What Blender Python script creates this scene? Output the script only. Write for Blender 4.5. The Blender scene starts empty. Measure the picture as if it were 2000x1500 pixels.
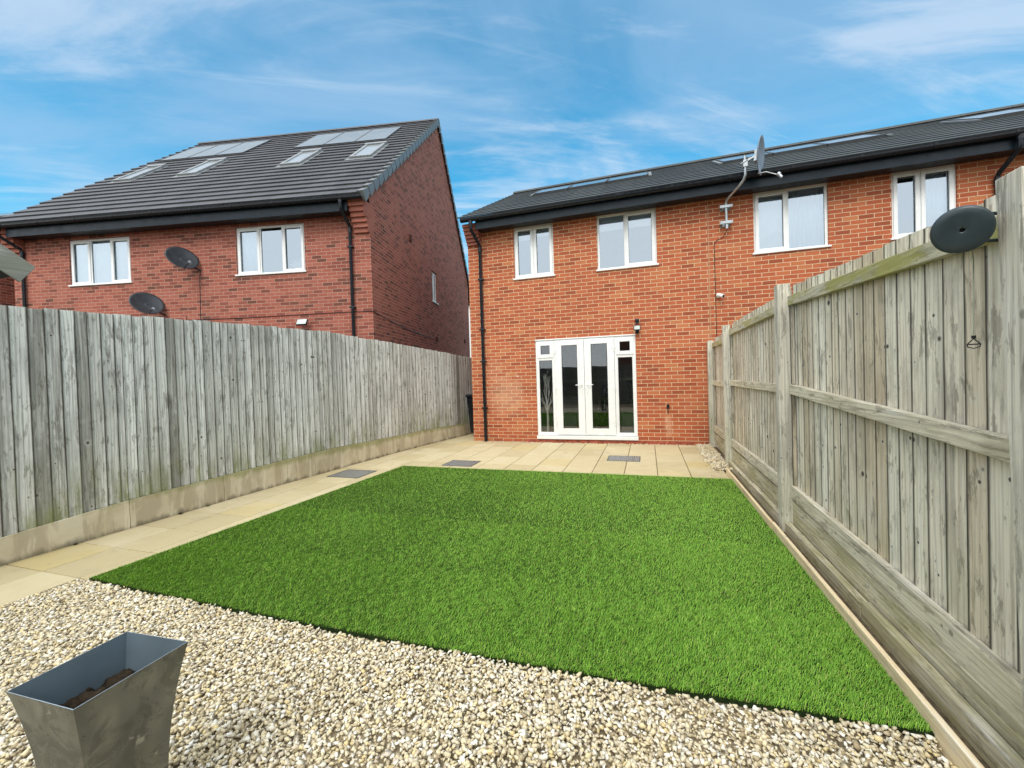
import bpy, bmesh, math, random
import numpy as np
from mathutils import Vector, Matrix, noise
R = math.radians
random.seed(7); RNG = np.random.default_rng(7)
S = bpy.context.scene

# ---------------------------------------------------------------- camera
YAW, PITCH, ROLL, F = 17.898, -0.9236, -1.7896, 818.9
CAMH = 1.4
cy_, sy_, cp_, sp_ = math.cos(R(YAW)), math.sin(R(YAW)), math.cos(R(PITCH)), math.sin(R(PITCH))
rt = Vector((cy_, sy_, 0)); fw = Vector((-sy_*cp_, cy_*cp_, sp_)); up = rt.cross(fw)
cr, sr = math.cos(R(ROLL)), math.sin(R(ROLL))
r2 = rt*cr + up*sr; u2 = up*cr - rt*sr
cam = bpy.data.cameras.new('camera'); camo = bpy.data.objects.new('camera', cam); S.collection.objects.link(camo)
camo.matrix_world = Matrix(((r2.x, u2.x, -fw.x, 0), (r2.y, u2.y, -fw.y, 0), (r2.z, u2.z, -fw.z, CAMH), (0, 0, 0, 1)))
cam.sensor_width = 36; cam.lens = 36*F/2000; cam.clip_start = .02; cam.clip_end = 2000
S.camera = camo

# ---------------------------------------------------------------- sky, sun, exposure
SUN_EL, SUN_AZ = 50, 182          # azimuth measured clockwise from +Y: behind the camera, a little to the left
S.view_settings.view_transform = 'Standard'; S.view_settings.look = 'None'
S.view_settings.exposure = 1.14; S.view_settings.gamma = 1
w = bpy.data.worlds.new("World"); S.world = w; w.use_nodes = True
nt = w.node_tree; nt.nodes.clear()
def N(t, **k):
    n = nt.nodes.new(t)
    for a, b in k.items(): setattr(n, a, b)
    return n
def math_n(op, a, b=None, c=None, clamp=False):
    n = N('ShaderNodeMath', operation=op); n.use_clamp = clamp
    for i, q in enumerate((a, b, c)):
        if q is None: continue
        if isinstance(q, (int, float)): n.inputs[i].default_value = q
        else: nt.links.new(q, n.inputs[i])
    return n.outputs[0]
def ramp_n(x, lo, hi):
    n = N('ShaderNodeMapRange', interpolation_type='SMOOTHSTEP'); nt.links.new(x, n.inputs[0])
    n.inputs[1].default_value = lo; n.inputs[2].default_value = hi; return n.outputs[0]
def mixc(f, a, b):
    n = N('ShaderNodeMix', data_type='RGBA')
    for i, q in ((0, f), (6, a), (7, b)):
        if isinstance(q, (int, float)): n.inputs[i].default_value = q
        elif isinstance(q, tuple): n.inputs[i].default_value = (*q, 1)
        else: nt.links.new(q, n.inputs[i])
    return n.outputs[2]
tc = N('ShaderNodeTexCoord'); sep = N('ShaderNodeSeparateXYZ'); nt.links.new(tc.outputs['Generated'], sep.inputs[0])
dx, dy, dz = sep.outputs
sky = N('ShaderNodeTexSky', sky_type='NISHITA'); sky.sun_disc = False
sky.sun_elevation = R(SUN_EL); sky.sun_rotation = R(SUN_AZ); sky.air_density = 1.2; sky.dust_density = .3; sky.ozone_density = 1.6
# clouds lie on a flat layer above the ground
den = math_n('ADD', math_n('MAXIMUM', dz, 0), .12)
cx_ = math_n('DIVIDE', dx, den); cyy = math_n('DIVIDE', dy, den)
comb = N('ShaderNodeCombineXYZ'); nt.links.new(cx_, comb.inputs[0]); nt.links.new(cyy, comb.inputs[1])
def cloud(scale, rot, sx, sy, detail, rough, dist, loc=(0, 0, 0)):
    q = N('ShaderNodeMapping'); q.inputs['Rotation'].default_value = (0, 0, R(-rot)); nt.links.new(comb.outputs[0], q.inputs[0])
    m = N('ShaderNodeMapping'); m.inputs['Scale'].default_value = (sx, sy, 1); m.inputs['Location'].default_value = loc
    nt.links.new(q.outputs[0], m.inputs[0])
    t = N('ShaderNodeTexNoise'); t.inputs['Scale'].default_value = scale; t.inputs['Detail'].default_value = detail
    t.inputs['Roughness'].default_value = rough; t.inputs['Distortion'].default_value = dist
    nt.links.new(m.outputs[0], t.inputs['Vector']); return t.outputs['Fac']
n1 = cloud(1.35, 27, .40, 1.5, 9, .62, 1.1, (4.4, 3.7, 0))
n2 = cloud(.95, 22, .6, 1.2, 7, .55, .7, (9.2, 2.9, 0))
n3 = cloud(2.6, 34, .20, 1.5, 8, .62, .9, (1.3, 5.1, 0))
veil = ramp_n(n2, .38, .62); wisp = ramp_n(n1, .47, .68); fine = ramp_n(n3, .52, .74)
skyc = N('ShaderNodeMix', data_type='RGBA', blend_type='MULTIPLY'); skyc.inputs[0].default_value = 1
nt.links.new(sky.outputs[0], skyc.inputs[6]); skyc.inputs[7].default_value = (.23, .86, .95, 1)
c1 = mixc(math_n('MULTIPLY', veil, .60), skyc.outputs[2], (1.85, 2.8, 3.95))
c2 = mixc(math_n('MULTIPLY', wisp, .62), c1, (3.0, 3.6, 4.35))
c2 = mixc(math_n('MULTIPLY', fine, .42), c2, (3.5, 4.1, 4.6))
# unseen bright cloud added behind the photographer and overhead for soft white light
back = ramp_n(math_n('ADD', math_n('MULTIPLY', dy, -1.0), math_n('MULTIPLY', dz, .95)), .10, .75)
c3 = mixc(math_n('MULTIPLY', back, .92), c2, (8.0, 8.1, 8.2))
bg = N('ShaderNodeBackground'); bg.inputs[1].default_value = .1
nt.links.new(c3, bg.inputs[0]); wo = N('ShaderNodeOutputWorld'); nt.links.new(bg.outputs[0], wo.inputs[0])
sl = bpy.data.lights.new('sun', 'SUN'); sl.energy = 1.0; sl.angle = R(30); sl.color = (1, .955, .89)
so = bpy.data.objects.new('sun', sl); S.collection.objects.link(so)
sd = Vector((math.sin(R(SUN_AZ))*math.cos(R(SUN_EL)), math.cos(R(SUN_AZ))*math.cos(R(SUN_EL)), math.sin(R(SUN_EL))))
so.rotation_euler = sd.to_track_quat('Z', 'Y').to_euler()

# ---------------------------------------------------------------- materials
class M:
    def __init__(s, name):
        s.m = bpy.data.materials.new(name); s.m.use_nodes = True; s.t = s.m.node_tree
        s.b = s.t.nodes['Principled BSDF']
    def n(s, ty, **k):
        n = s.t.nodes.new(ty)
        for a, b in k.items(): setattr(n, a, b)
        return n
    def l(s, a, b): s.t.links.new(a, b)
    def put(s, sock, q):
        if isinstance(q, (int, float)): sock.default_value = q
        elif isinstance(q, (tuple, list)):
            sock.default_value = (*q, 1) if sock.type == 'RGBA' else q
        else: s.l(q, sock)
    def math(s, op, a, b=0, clamp=False):
        n = s.n('ShaderNodeMath', operation=op); n.use_clamp = clamp; s.put(n.inputs[0], a); s.put(n.inputs[1], b); return n.outputs[0]
    def mix(s, f, a, b, mode='MIX'):
        n = s.n('ShaderNodeMix', data_type='RGBA', blend_type=mode); s.put(n.inputs[0], f); s.put(n.inputs[6], a); s.put(n.inputs[7], b); return n.outputs[2]
    def step(s, x, lo, hi, a=0., b=1.):
        n = s.n('ShaderNodeMapRange', interpolation_type='SMOOTHSTEP'); s.put(n.inputs[0], x)
        for i, q in enumerate((lo, hi, a, b)): n.inputs[i+1].default_value = q
        return n.outputs[0]
    def ramp(s, x, stops, interp='LINEAR'):
        n = s.n('ShaderNodeValToRGB'); s.put(n.inputs[0], x); e = n.color_ramp.elements; n.color_ramp.interpolation = interp
        while len(e) < len(stops): e.new(.5)
        for q, (p, c) in zip(e, stops): q.position = p; q.color = (*c, 1)
        return n.outputs[0]
    def noise(s, vec, scale, detail=4, rough=.55, dist=0, dim='3D'):
        n = s.n('ShaderNodeTexNoise', noise_dimensions=dim); s.put(n.inputs['Vector'], vec)
        n.inputs['Scale'].default_value = scale; n.inputs['Detail'].default_value = detail; n.inputs['Roughness'].default_value = rough
        n.inputs['Distortion'].default_value = dist; return n.outputs['Fac']
    def attr(s, name, out='Vector'): n = s.n('ShaderNodeAttribute', attribute_name=name); return n.outputs[out]
    def map(s, vec, scale=(1, 1, 1), loc=(0, 0, 0), rot=(0, 0, 0)):
        n = s.n('ShaderNodeMapping'); s.put(n.inputs[0], vec); n.inputs['Scale'].default_value = scale; n.inputs['Location'].default_value = loc
        n.inputs['Rotation'].default_value = rot; return n.outputs[0]
    def obj(s): return s.n('ShaderNodeTexCoord').outputs['Object']
    def uv(s): return s.n('ShaderNodeTexCoord').outputs['UV']
    def world(s): return s.n('ShaderNodeNewGeometry').outputs['Position']
    def sep(s, v): n = s.n('ShaderNodeSeparateXYZ'); s.put(n.inputs[0], v); return n.outputs
    def bump(s, h, strength=.5, dist=.01, prev=None):
        n = s.n('ShaderNodeBump'); n.inputs['Strength'].default_value = strength; n.inputs['Distance'].default_value = dist
        s.l(h, n.inputs['Height'])
        if prev is not None: s.l(prev, n.inputs['Normal'])
        s.l(n.outputs[0], s.b.inputs['Normal']); return n.outputs[0]
    def fin(s, col=None, rough=.6, metal=0, spec=.5):
        if col is not None: s.put(s.b.inputs['Base Color'], col)
        s.put(s.b.inputs['Roughness'], rough); s.put(s.b.inputs['Metallic'], metal); s.b.inputs['Specular IOR Level'].default_value = spec
        return s.m

def mat_plain(name, col, rough=.5, metal=0, var=.12, nscale=6, bump=0, spec=.5):
    m = M(name); p = m.obj(); n = m.noise(p, nscale, 6, .6)
    lo = tuple(c*(1-var) for c in col); hi = tuple(min(1, c*(1+var)) for c in col)
    c = m.mix(m.step(n, .3, .7), lo, hi)
    if bump: m.bump(m.noise(p, nscale*12, 5), bump, .004)
    return m.fin(c, m.step(m.noise(p, nscale*2.3, 4), .3, .7, max(.03, rough-.08), rough+.08), metal, spec)

def mat_brick(name, tones, mortar, efflo=False, dirt=.25):
    m = M(name); uv = m.uv()
    wob = m.n('ShaderNodeVectorMath', operation='MULTIPLY_ADD')
    nn = m.n('ShaderNodeTexNoise'); nn.inputs['Scale'].default_value = 9; nn.inputs['Detail'].default_value = 3; m.l(uv, nn.inputs['Vector'])
    m.l(nn.outputs['Color'], wob.inputs[0]); wob.inputs[1].default_value = (.006, .006, 0); m.l(uv, wob.inputs[2])
    b = m.n('ShaderNodeTexBrick'); b.offset = .5; m.l(wob.outputs[0], b.inputs['Vector'])
    b.inputs['Scale'].default_value = 1; b.inputs['Brick Width'].default_value = .225; b.inputs['Row Height'].default_value = .075
    b.inputs['Mortar Size'].default_value = .0056; b.inputs['Mortar Smooth'].default_value = .35
    b.inputs['Color1'].default_value = (0, 0, 0, 1); b.inputs['Color2'].default_value = (1, 1, 1, 1); b.inputs['Mortar'].default_value = (.5, .5, .5, 1)
    s = m.sep(b.outputs['Color'])[0]
    tone = m.ramp(s, tones)
    fine = m.noise(uv, 55, 6, .65); big = m.noise(uv, 1.1, 4, .6)
    # soft dark kiln marks inside single bricks
    kiln = m.noise(m.map(uv, (9, 26, 1)), 1, 3, .5)
    c = m.mix(m.step(kiln, .56, .8, 0, .45), tone, tones[0][1])
    c = m.mix(m.step(fine, .35, .8, 0, .30), c, m.mix(.5, tone, (.60, .30, .18)))
    mc = m.mix(m.step(m.noise(uv, 30, 4), .3, .7), mortar, tuple(q*.78 for q in mortar))
    c = m.mix(b.outputs['Fac'], c, mc)
    c = m.mix(m.step(big, .35, .72, 0, dirt), c, (.16, .09, .06))
    if efflo:
        px, py, pz = m.sep(m.obj())
        for (ex, ez, rx, rz, st) in ((-2.92, 1.0, .62, .62, .27), (.42, 1.1, .6, .55, .0), (-3.2, 1.6, .3, .3, .13), (.37, .35, .10, .3, .30)):
            if st == 0: continue
            ax = m.math('DIVIDE', m.math('SUBTRACT', px, ex), rx); az = m.math('DIVIDE', m.math('SUBTRACT', pz, ez), rz)
            d = m.math('SQRT', m.math('ADD', m.math('MULTIPLY', ax, ax), m.math('MULTIPLY', az, az)))
            d = m.math('ADD', d, m.math('MULTIPLY', m.math('SUBTRACT', m.noise(uv, 7, 5, .65), .5), 1.6))
            c = m.mix(m.step(d, 1.0, .2, 0, st), c, (.72, .50, .33))
        sp = m.noise(uv, 3.1, 2, .5); c = m.mix(m.step(sp, .765, .79, 0, .6), c, (.75, .7, .62))
    h = m.math('ADD', m.math('MULTIPLY', m.math('SUBTRACT', 1, b.outputs['Fac']), 1), m.math('MULTIPLY', fine, .45))
    m.bump(h, .55, .006)
    return m.fin(c, .86, 0, .25)

def mat_wood(name, tones, algae=0, knots=.8, algae_top=None, streak=1., dark=(.075, .07, .06), green=(.20, .22, .07), edge=0):
    # gc = (across, along, random per board), in metres
    m = M(name); g = m.attr('gc'); gx, gy, gz = m.sep(g)
    base = m.ramp(m.n('ShaderNodeTexWhiteNoise', noise_dimensions='1D').outputs[0] if False else m.math('FRACT', m.math('MULTIPLY', gz, 71.317)), tones)
    warp = m.noise(m.map(g, (9, .7, 1)), 1, 3, .5, .15)
    grain = m.noise(m.map(g, (210, 2.2, 1)), 1, 6, .72, .1)
    w2 = m.noise(m.map(g, (60, .8, 1)), 1, 7, .72, .25)
    ring = m.math('SINE', m.math('ADD', m.math('MULTIPLY', gx, 230), m.math('MULTIPLY', warp, 22)))
    c = m.mix(m.step(ring, .2, 1, 0, .30*streak), base, dark)
    c = m.mix(m.step(w2, .51, .62, 0, .60*streak), c, tuple(min(1, q*3.2) for q in dark))
    c = m.mix(m.step(grain, .45, .75, 0, .40*streak), c, dark)
    big = m.noise(m.map(g, (5, 1.1, 1)), 1, 7, .7)
    c = m.mix(m.step(big, .46, .64, 0, .5), c, m.mix(.62, base, dark))
    c = m.mix(m.step(big, .44, .30, 0, .45), c, (.74, .74, .69))
    mil = m.noise(m.map(g, (16, 2.6, .8), (3, 9, 2)), 1, 7, .72, .3)
    c = m.mix(m.step(mil, .55, .66, 0, .50*streak if streak > .6 else .1), c, (.12, .115, .10))
    mi2 = m.noise(m.map(g, (26, 5, .8), (7, 1, 4)), 1, 6, .7, .3)
    c = m.mix(m.step(mi2, .55, .61, 0, .48 if streak > .6 else .12), c, (.10, .085, .06))
    st_ = m.noise(m.map(g, (22, .55, .9), (11, 4, 6)), 1, 5, .65, .2)
    c = m.mix(m.step(st_, .56, .66, 0, .42*streak), c, (.13, .12, .10)); c = m.mix(m.step(st_, .40, .30, 0, .45), c, (.88, .88, .82))
    if knots:
        for sc, lo, rad, off in ((8.5, .12, .115, 0.), (14, .10, .105, 5.3)):
            v = m.n('ShaderNodeTexVoronoi', feature='F1', voronoi_dimensions='3D'); m.l(m.map(g, (sc, sc*.8, .35), (off, off, 0)), v.inputs['Vector']); v.inputs['Scale'].default_value = 1
            v.inputs['Randomness'].default_value = .85
            cell = m.sep(v.outputs['Color'])[0]
            size = m.math('ADD', m.math('MULTIPLY', m.step(cell, lo, 1), rad), .0005)
            kd = m.math('DIVIDE', m.math('ADD', v.outputs['Distance'], m.math('MULTIPLY', m.math('SUBTRACT', warp, .5), .06)), size)
            c = m.mix(m.math('MULTIPLY', m.step(kd, 3.2, 1.2), .22), c, (.66, .66, .60))
            c = m.mix(m.math('MULTIPLY', m.step(kd, 1.25, .6), knots), c, (.035, .028, .022))
    if edge:  # dark board edges: shadow line of each overlap painted into the colour
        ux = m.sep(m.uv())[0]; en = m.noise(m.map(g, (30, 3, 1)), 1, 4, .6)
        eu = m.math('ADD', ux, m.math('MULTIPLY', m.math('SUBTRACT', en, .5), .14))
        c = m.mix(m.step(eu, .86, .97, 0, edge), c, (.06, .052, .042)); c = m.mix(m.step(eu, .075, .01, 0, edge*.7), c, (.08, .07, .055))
    if algae:
        wx, wy, wz = m.sep(m.world())
        an = m.noise(m.map(g, (7, 1.6, 1)), 1, 5, .6)
        f = m.math('MULTIPLY', m.step(wz, .9, .25), m.step(an, .40, .66, 0, algae), True)
        c = m.mix(f, c, green)
    if algae_top:
        an = m.noise(m.map(g, (9, 2.3, 1)), 1, 5, .65)
        c = m.mix(m.step(an, .40, .62, 0, algae_top), c, green)
    m.bump(m.math('ADD', m.math('MULTIPLY', grain, .5), m.math('MULTIPLY', ring, .12)), .45, .004)
    return m.fin(c, .85, 0, .25)

def mat_tile(name, c0, c1, uscale, vscale):
    m = M(name); uv = m.uv()
    b = m.n('ShaderNodeTexBrick'); b.offset = .5; m.l(uv, b.inputs['Vector']); b.inputs['Scale'].default_value = 1
    b.inputs['Brick Width'].default_value = uscale; b.inputs['Row Height'].default_value = vscale; b.inputs['Mortar Size'].default_value = .003; b.inputs['Mortar Smooth'].default_value = .2
    b.inputs['Color1'].default_value = (0, 0, 0, 1); b.inputs['Color2'].default_value = (1, 1, 1, 1)
    s = m.sep(b.outputs['Color'])[0]
    c = m.mix(s, c0, c1); c = m.mix(m.step(m.noise(uv, 2.5, 5, .65), .4, .7, 0, .4), c, tuple(q*1.35 for q in c1))
    c = m.mix(m.step(m.noise(m.map(uv, (14, 2, 1)), 1, 5, .6), .5, .75, 0, .35), c, tuple(q*.55 for q in c0))
    c = m.mix(b.outputs['Fac'], c, (.012, .013, .015))
    m.bump(m.noise(uv, 60, 4), .2, .003)
    return m.fin(c, .55, 0, .45)

def mat_glass(name, tint=(.8, .88, .92), base=.16, gc_=(.92, .96, 1)):
    m = M(name); t = m.t; t.nodes.remove(m.b)
    out = t.nodes['Material Output']
    tr = m.n('ShaderNodeBsdfTransparent'); tr.inputs[0].default_value = (*tint, 1)
    gl = m.n('ShaderNodeBsdfGlossy'); gl.inputs['Roughness'].default_value = .015; gl.inputs['Color'].default_value = (*gc_, 1)
    fr = m.n('ShaderNodeFresnel'); fr.inputs[0].default_value = 1.5
    bm_ = m.n('ShaderNodeBump'); bm_.inputs['Strength'].default_value = .05; bm_.inputs['Distance'].default_value = .01
    m.l(m.noise(m.obj(), 3.0, 2), bm_.inputs['Height']); m.l(bm_.outputs[0], gl.inputs['Normal'])
    f = m.math('ADD', m.math('MULTIPLY', fr.outputs[0], 1.6), base, True)
    mx = m.n('ShaderNodeMixShader'); m.l(f, mx.inputs[0]); m.l(tr.outputs[0], mx.inputs[1]); m.l(gl.outputs[0], mx.inputs[2])
    m.l(mx.outputs[0], out.inputs[0]); return m.m

MB_ = mat_brick('brick_orange', [(0, (.27, .062, .026)), (.22, (.37, .086, .035)), (.75, (.45, .116, .046)), (1, (.47, .165, .066))], (.72, .56, .36), True, .10)
ML_ = mat_brick('brick_red', [(0, (.115, .042, .032)), (.16, (.21, .056, .042)), (.45, (.31, .086, .060)), (1, (.37, .12, .086))], (.50, .34, .26), False, .15)
M_corb = mat_brick('brick_smooth', [(0, (.32, .10, .07)), (1, (.40, .14, .10))], (.36, .20, .16), False, .15)
M_plinth = mat_plain('plinth_brick', (.36, .085, .045), .8, var=.3, nscale=9, bump=.3)
M_tileL = mat_tile('roof_tile_grey', (.052, .054, .060), (.080, .082, .090), .33, 9)
M_tileR = mat_tile('roof_tile_dark', (.030, .036, .036), (.052, .058, .055), .33, 9)
M_verge = mat_plain('verge_grey', (.17, .185, .19), .5, var=.1)
M_black = mat_plain('black_plastic', (.006, .009, .014), .30, var=.2, spec=.4)
M_fascia = mat_plain('fascia_navy', (.010, .018, .026), .36, var=.18, nscale=3, spec=.22)
M_soffit = mat_plain('soffit_navy', (.010, .015, .022), .4)
M_white = mat_plain('white_upvc', (.78, .80, .79), .32, var=.035, nscale=4)
M_gasket = mat_plain('gasket', (.02, .02, .022), .6)
M_glass = mat_glass('window_glass', (.82, .88, .92), .33, (.80, .91, 1))
M_dglass = mat_glass('door_glass', (.86, .87, .84), .08)
M_room = mat_plain('room_wall', (.32, .31, .28), .8, var=.06)
M_roomd = mat_plain('room_wall_dark', (.50, .46, .38), .85, var=.1)
M_blind = mat_plain('blind_white', (.84, .88, .86), .8, var=.04)
M_sofa = mat_plain('sofa_grey', (.30, .31, .30), .9, var=.1, bump=.3)
M_dark = mat_plain('dark_gloss', (.008, .008, .009), .25)
M_twig = mat_plain('twig_white', (.93, .92, .90), .6, var=.05)
M_pampas = mat_plain('pampas_cream', (.72, .68, .52), .9, var=.15, bump=.3)
M_steel = mat_plain('galvanised_pole', (.42, .46, .48), .38, metal=.7, var=.15)
M_dishd = mat_plain('dish_charcoal', (.035, .042, .050), .42, var=.2, nscale=5)
M_dishg = mat_plain('dish_grey', (.20, .23, .27), .45, var=.15, nscale=5)
M_lamp = mat_plain('lamp_glass_pale', (.55, .60, .58), .12, var=.1)
M_terr = mat_plain('terracotta_vent', (.10, .035, .022), .8)
M_reel = mat_plain('reel_slate', (.028, .044, .050), .38, var=.10, nscale=14, bump=.12)
M_cord = mat_plain('line_green_grey', (.25, .28, .22), .6)
M_zinc = None
M_render = mat_plain('render_white', (.74, .75, .74), .85, var=.05)
M_solar = mat_plain('solar_glass', (.17, .19, .195), .22, var=.1, nscale=1.2, spec=.6)
M_solarR = mat_plain('solar_glass_right', (.14, .18, .20), .09, var=.1, nscale=1.2, spec=.9)
M_rlglass = mat_plain('rooflight_glass', (.30, .33, .35), .10, var=.06, spec=1.)
M_frameg = mat_plain('frame_grey', (.075, .08, .085), .4)

WG = [(0, (.32, .315, .285)), (.10, (.70, .705, .67)), (.35, (.80, .81, .78)), (.55, (.65, .65, .61)), (.75, (.84, .85, .82)), (1, (.60, .595, .55))]
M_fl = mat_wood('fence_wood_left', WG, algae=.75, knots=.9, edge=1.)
WR = [(0, (.62, .53, .37)), (.2, (.82, .76, .60)), (.4, (.88, .85, .71)), (.55, (.70, .61, .45)), (.8, (.90, .87, .74)), (1, (.66, .56, .40))]
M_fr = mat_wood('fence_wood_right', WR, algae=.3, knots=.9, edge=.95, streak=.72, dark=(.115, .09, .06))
M_post = mat_wood('fence_post_wood', [(0, (.66, .64, .52)), (1, (.76, .73, .61))], algae=.3, knots=.5, streak=.8)
M_rail = mat_wood('fence_rail_wood', [(0, (.76, .70, .53)), (1, (.84, .79, .62))], knots=.6, streak=.75, algae_top=.22, green=(.30, .27, .10))
M_railg = mat_wood('fence_rail_mossy', [(0, (.62, .59, .42)), (1, (.70, .67, .50))], knots=.5, algae_top=.8, green=(.36, .35, .09))
M_slp = mat_wood('sleeper_wood', [(0, (.60, .55, .37)), (1, (.72, .67, .48))], knots=.5, algae_top=.45, green=(.33, .31, .12))
M_pine = mat_wood('fresh_pine', [(0, (.82, .67, .40)), (1, (.88, .75, .50))], knots=.4, streak=.5, dark=(.26, .14, .06))
M_beam = mat_wood('weathered_board', [(0, (.30, .30, .26)), (1, (.34, .34, .29))], knots=.2, streak=.6)

def mk_conc():
    m = M('concrete_board'); p = m.obj(); wx, wy, wz = m.sep(m.world())
    c = m.mix(m.step(m.noise(p, 3, 6, .65), .35, .65), (.55, .48, .33), (.64, .58, .44))
    st = m.noise(m.map(p, (3, 4.5, 1.1)), 1, 5, .6, .5)
    c = m.mix(m.step(st, .46, .56, 0, .6), c, (.37, .31, .21))
    dr = m.noise(m.map(p, (8, 9, .7)), 1, 4, .6, .2)
    c = m.mix(m.step(dr, .58, .66, 0, .6), c, (.74, .69, .54))
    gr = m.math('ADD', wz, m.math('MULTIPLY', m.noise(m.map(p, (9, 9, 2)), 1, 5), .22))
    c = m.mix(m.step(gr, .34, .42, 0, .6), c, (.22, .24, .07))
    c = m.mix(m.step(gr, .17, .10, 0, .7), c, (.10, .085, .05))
    m.bump(m.noise(p, 90, 4), .25, .003)
    return m.fin(c, .9, 0, .2)
M_conc = mk_conc()
def mk_slab():
    m = M('patio_slab'); p = m.world(); r = m.attr('gc'); gz = m.sep(r)[2]
    c = m.ramp(m.math('FRACT', m.math('MULTIPLY', gz, 5.13)), [(0, (.50, .425, .245)), (.5, (.575, .495, .30)), (.85, (.62, .545, .35)), (1, (.55, .45, .21))])
    c = m.mix(m.step(m.noise(p, 5, 6, .65), .4, .72, 0, .35), c, (.46, .385, .23))
    c = m.mix(m.step(m.noise(p, 260, 3, .6), .35, .7, 0, .25), c, (.40, .335, .21))
    c = m.mix(m.step(m.noise(p, .9, 4, .6), .50, .70, 0, .25), c, (.68, .62, .46))
    # crumbs of soil and small stains
    c = m.mix(m.step(m.noise(p, 21, 4, .7), .70, .76, 0, .5), c, (.22, .17, .10))
    wx = m.sep(p)[0]; gx_ = m.math('ADD', wx, m.math('MULTIPLY', m.noise(p, 7, 6, .7), .16))
    c = m.mix(m.step(gx_, -4.83, -4.99, 0, .65), c, (.20, .17, .09))
    c = m.mix(m.step(m.noise(p, 3.2, 7, .72), .56, .68, 0, .35), c, (.34, .29, .19))
    m.bump(m.noise(p, 120, 4), .3, .002)
    return m.fin(c, .85, 0, .25)
M_slab = mk_slab()
def mk_joint():
    m = M('sandy_joint'); p = m.world(); return m.fin(m.mix(m.step(m.noise(p, 20, 5), .35, .65), (.09, .07, .04), (.22, .17, .10)), .95)
M_joint = mk_joint()
def mk_soil(name, a, b):
    m = M(name); p = m.world(); m.bump(m.noise(p, 45, 6, .7), .8, .02)
    return m.fin(m.mix(m.step(m.noise(p, 30, 6, .7), .3, .7), a, b), .95, 0, .2)
M_soil = mk_soil('ground_soil', (.09, .07, .045), (.20, .16, .10))
M_gbase = mk_soil('gravel_base', (.17, .135, .085), (.34, .28, .18))
M_turfb = mk_soil('turf_base', (.010, .02, .006), (.022, .045, .010))
M_comp = mk_soil('compost', (.012, .010, .008), (.05, .035, .02))
def mk_stone():
    m = M('gravel_stone'); a = m.attr('rnd', 'Fac'); p = m.world()
    c = m.ramp(a, [(0, (.34, .27, .16)), (.08, (.50, .42, .27)), (.20, (.66, .58, .38)), (.38, (.75, .67, .47)), (.47, (.72, .58, .29)), (.54, (.77, .70, .51)), (.68, (.58, .51, .37)), (.78, (.80, .76, .63)), (.93, (.90, .88, .79)), (1, (.54, .45, .34))])
    c = m.mix(m.step(m.noise(p, 70, 5, .65), .45, .75, 0, .28), c, (.60, .50, .30))
    m.bump(m.noise(p, 160, 4), .4, .002)
    return m.fin(c, .75, 0, .35)
M_stone = mk_stone()
def mk_grass():
    m = M('grass_blade'); a = m.attr('rnd', 'Fac')
    c = m.ramp(a, [(0, (.075, .215, .018)), (.45, (.22, .48, .042)), (.8, (.42, .68, .10)), (.93, (.48, .62, .12)), (1, (.42, .42, .14))])
    m.fin(c, .48, 0, .35)
    tl = m.n('ShaderNodeBsdfTranslucent'); m.l(m.mix(.5, c, (.26, .50, .03)), tl.inputs[0])
    mx = m.n('ShaderNodeMixShader'); mx.inputs[0].default_value = .22
    m.l(m.b.outputs[0], mx.inputs[1]); m.l(tl.outputs[0], mx.inputs[2]); m.l(mx.outputs[0], m.t.nodes['Material Output'].inputs[0])
    return m.m
M_grass = mk_grass()
def mk_zinc():
    m = M('galvanised_zinc'); p = m.obj()
    v = m.n('ShaderNodeTexVoronoi', voronoi_dimensions='3D', feature='SMOOTH_F1'); m.l(m.map(p, (22, 22, 14)), v.inputs['Vector']); v.inputs['Scale'].default_value = 1
    s = m.sep(v.outputs['Color'])[0]
    n = m.noise(p, 9, 5, .6, 1.2)
    c = m.mix(s, (.145, .155, .145), (.25, .26, .24)); c = m.mix(m.step(n, .45, .62, 0, .5), c, (.085, .092, .08))
    c = m.mix(m.step(m.noise(p, 26, 3, .5, .8), .70, .73, 0, .5), c, (.55, .56, .54))
    m.bump(m.noise(p, 5, 2), .12, .02)
    return m.fin(c, m.step(n, .35, .65, .17, .34), .82, .5)
M_zinc = mk_zinc()
M_zinci = mat_plain('zinc_inner', (.15, .20, .235), .45, metal=.45, var=.12, nscale=3)
def mk_cover():
    m = M('manhole_plate'); p = m.world()
    x, y, z = m.sep(m.map(p, (1, 1, 1), (0, 0, 0), (0, 0, R(45))))
    a = m.math('SINE', m.math('MULTIPLY', x, 150)); b = m.math('SINE', m.math('MULTIPLY', y, 150)); h = m.math('MULTIPLY', a, b)
    c = m.mix(m.step(h, -.2, .5), (.20, .215, .22), (.50, .52, .52)); c = m.mix(m.step(m.noise(p, 14, 5), .45, .7, 0, .5), c, (.25, .22, .15))
    m.bump(h, .6, .004)
    return m.fin(c, .45, .55)
M_cover = mk_cover()
def mk_curtain(name, col):
    m = M(name); return m.fin(m.mix(m.noise(m.map(m.obj(), (9, 9, .6)), 1, 3), tuple(q*.85 for q in col), col), .9)
M_curt = mk_curtain('curtain_pale', (.82, .87, .90))

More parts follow.
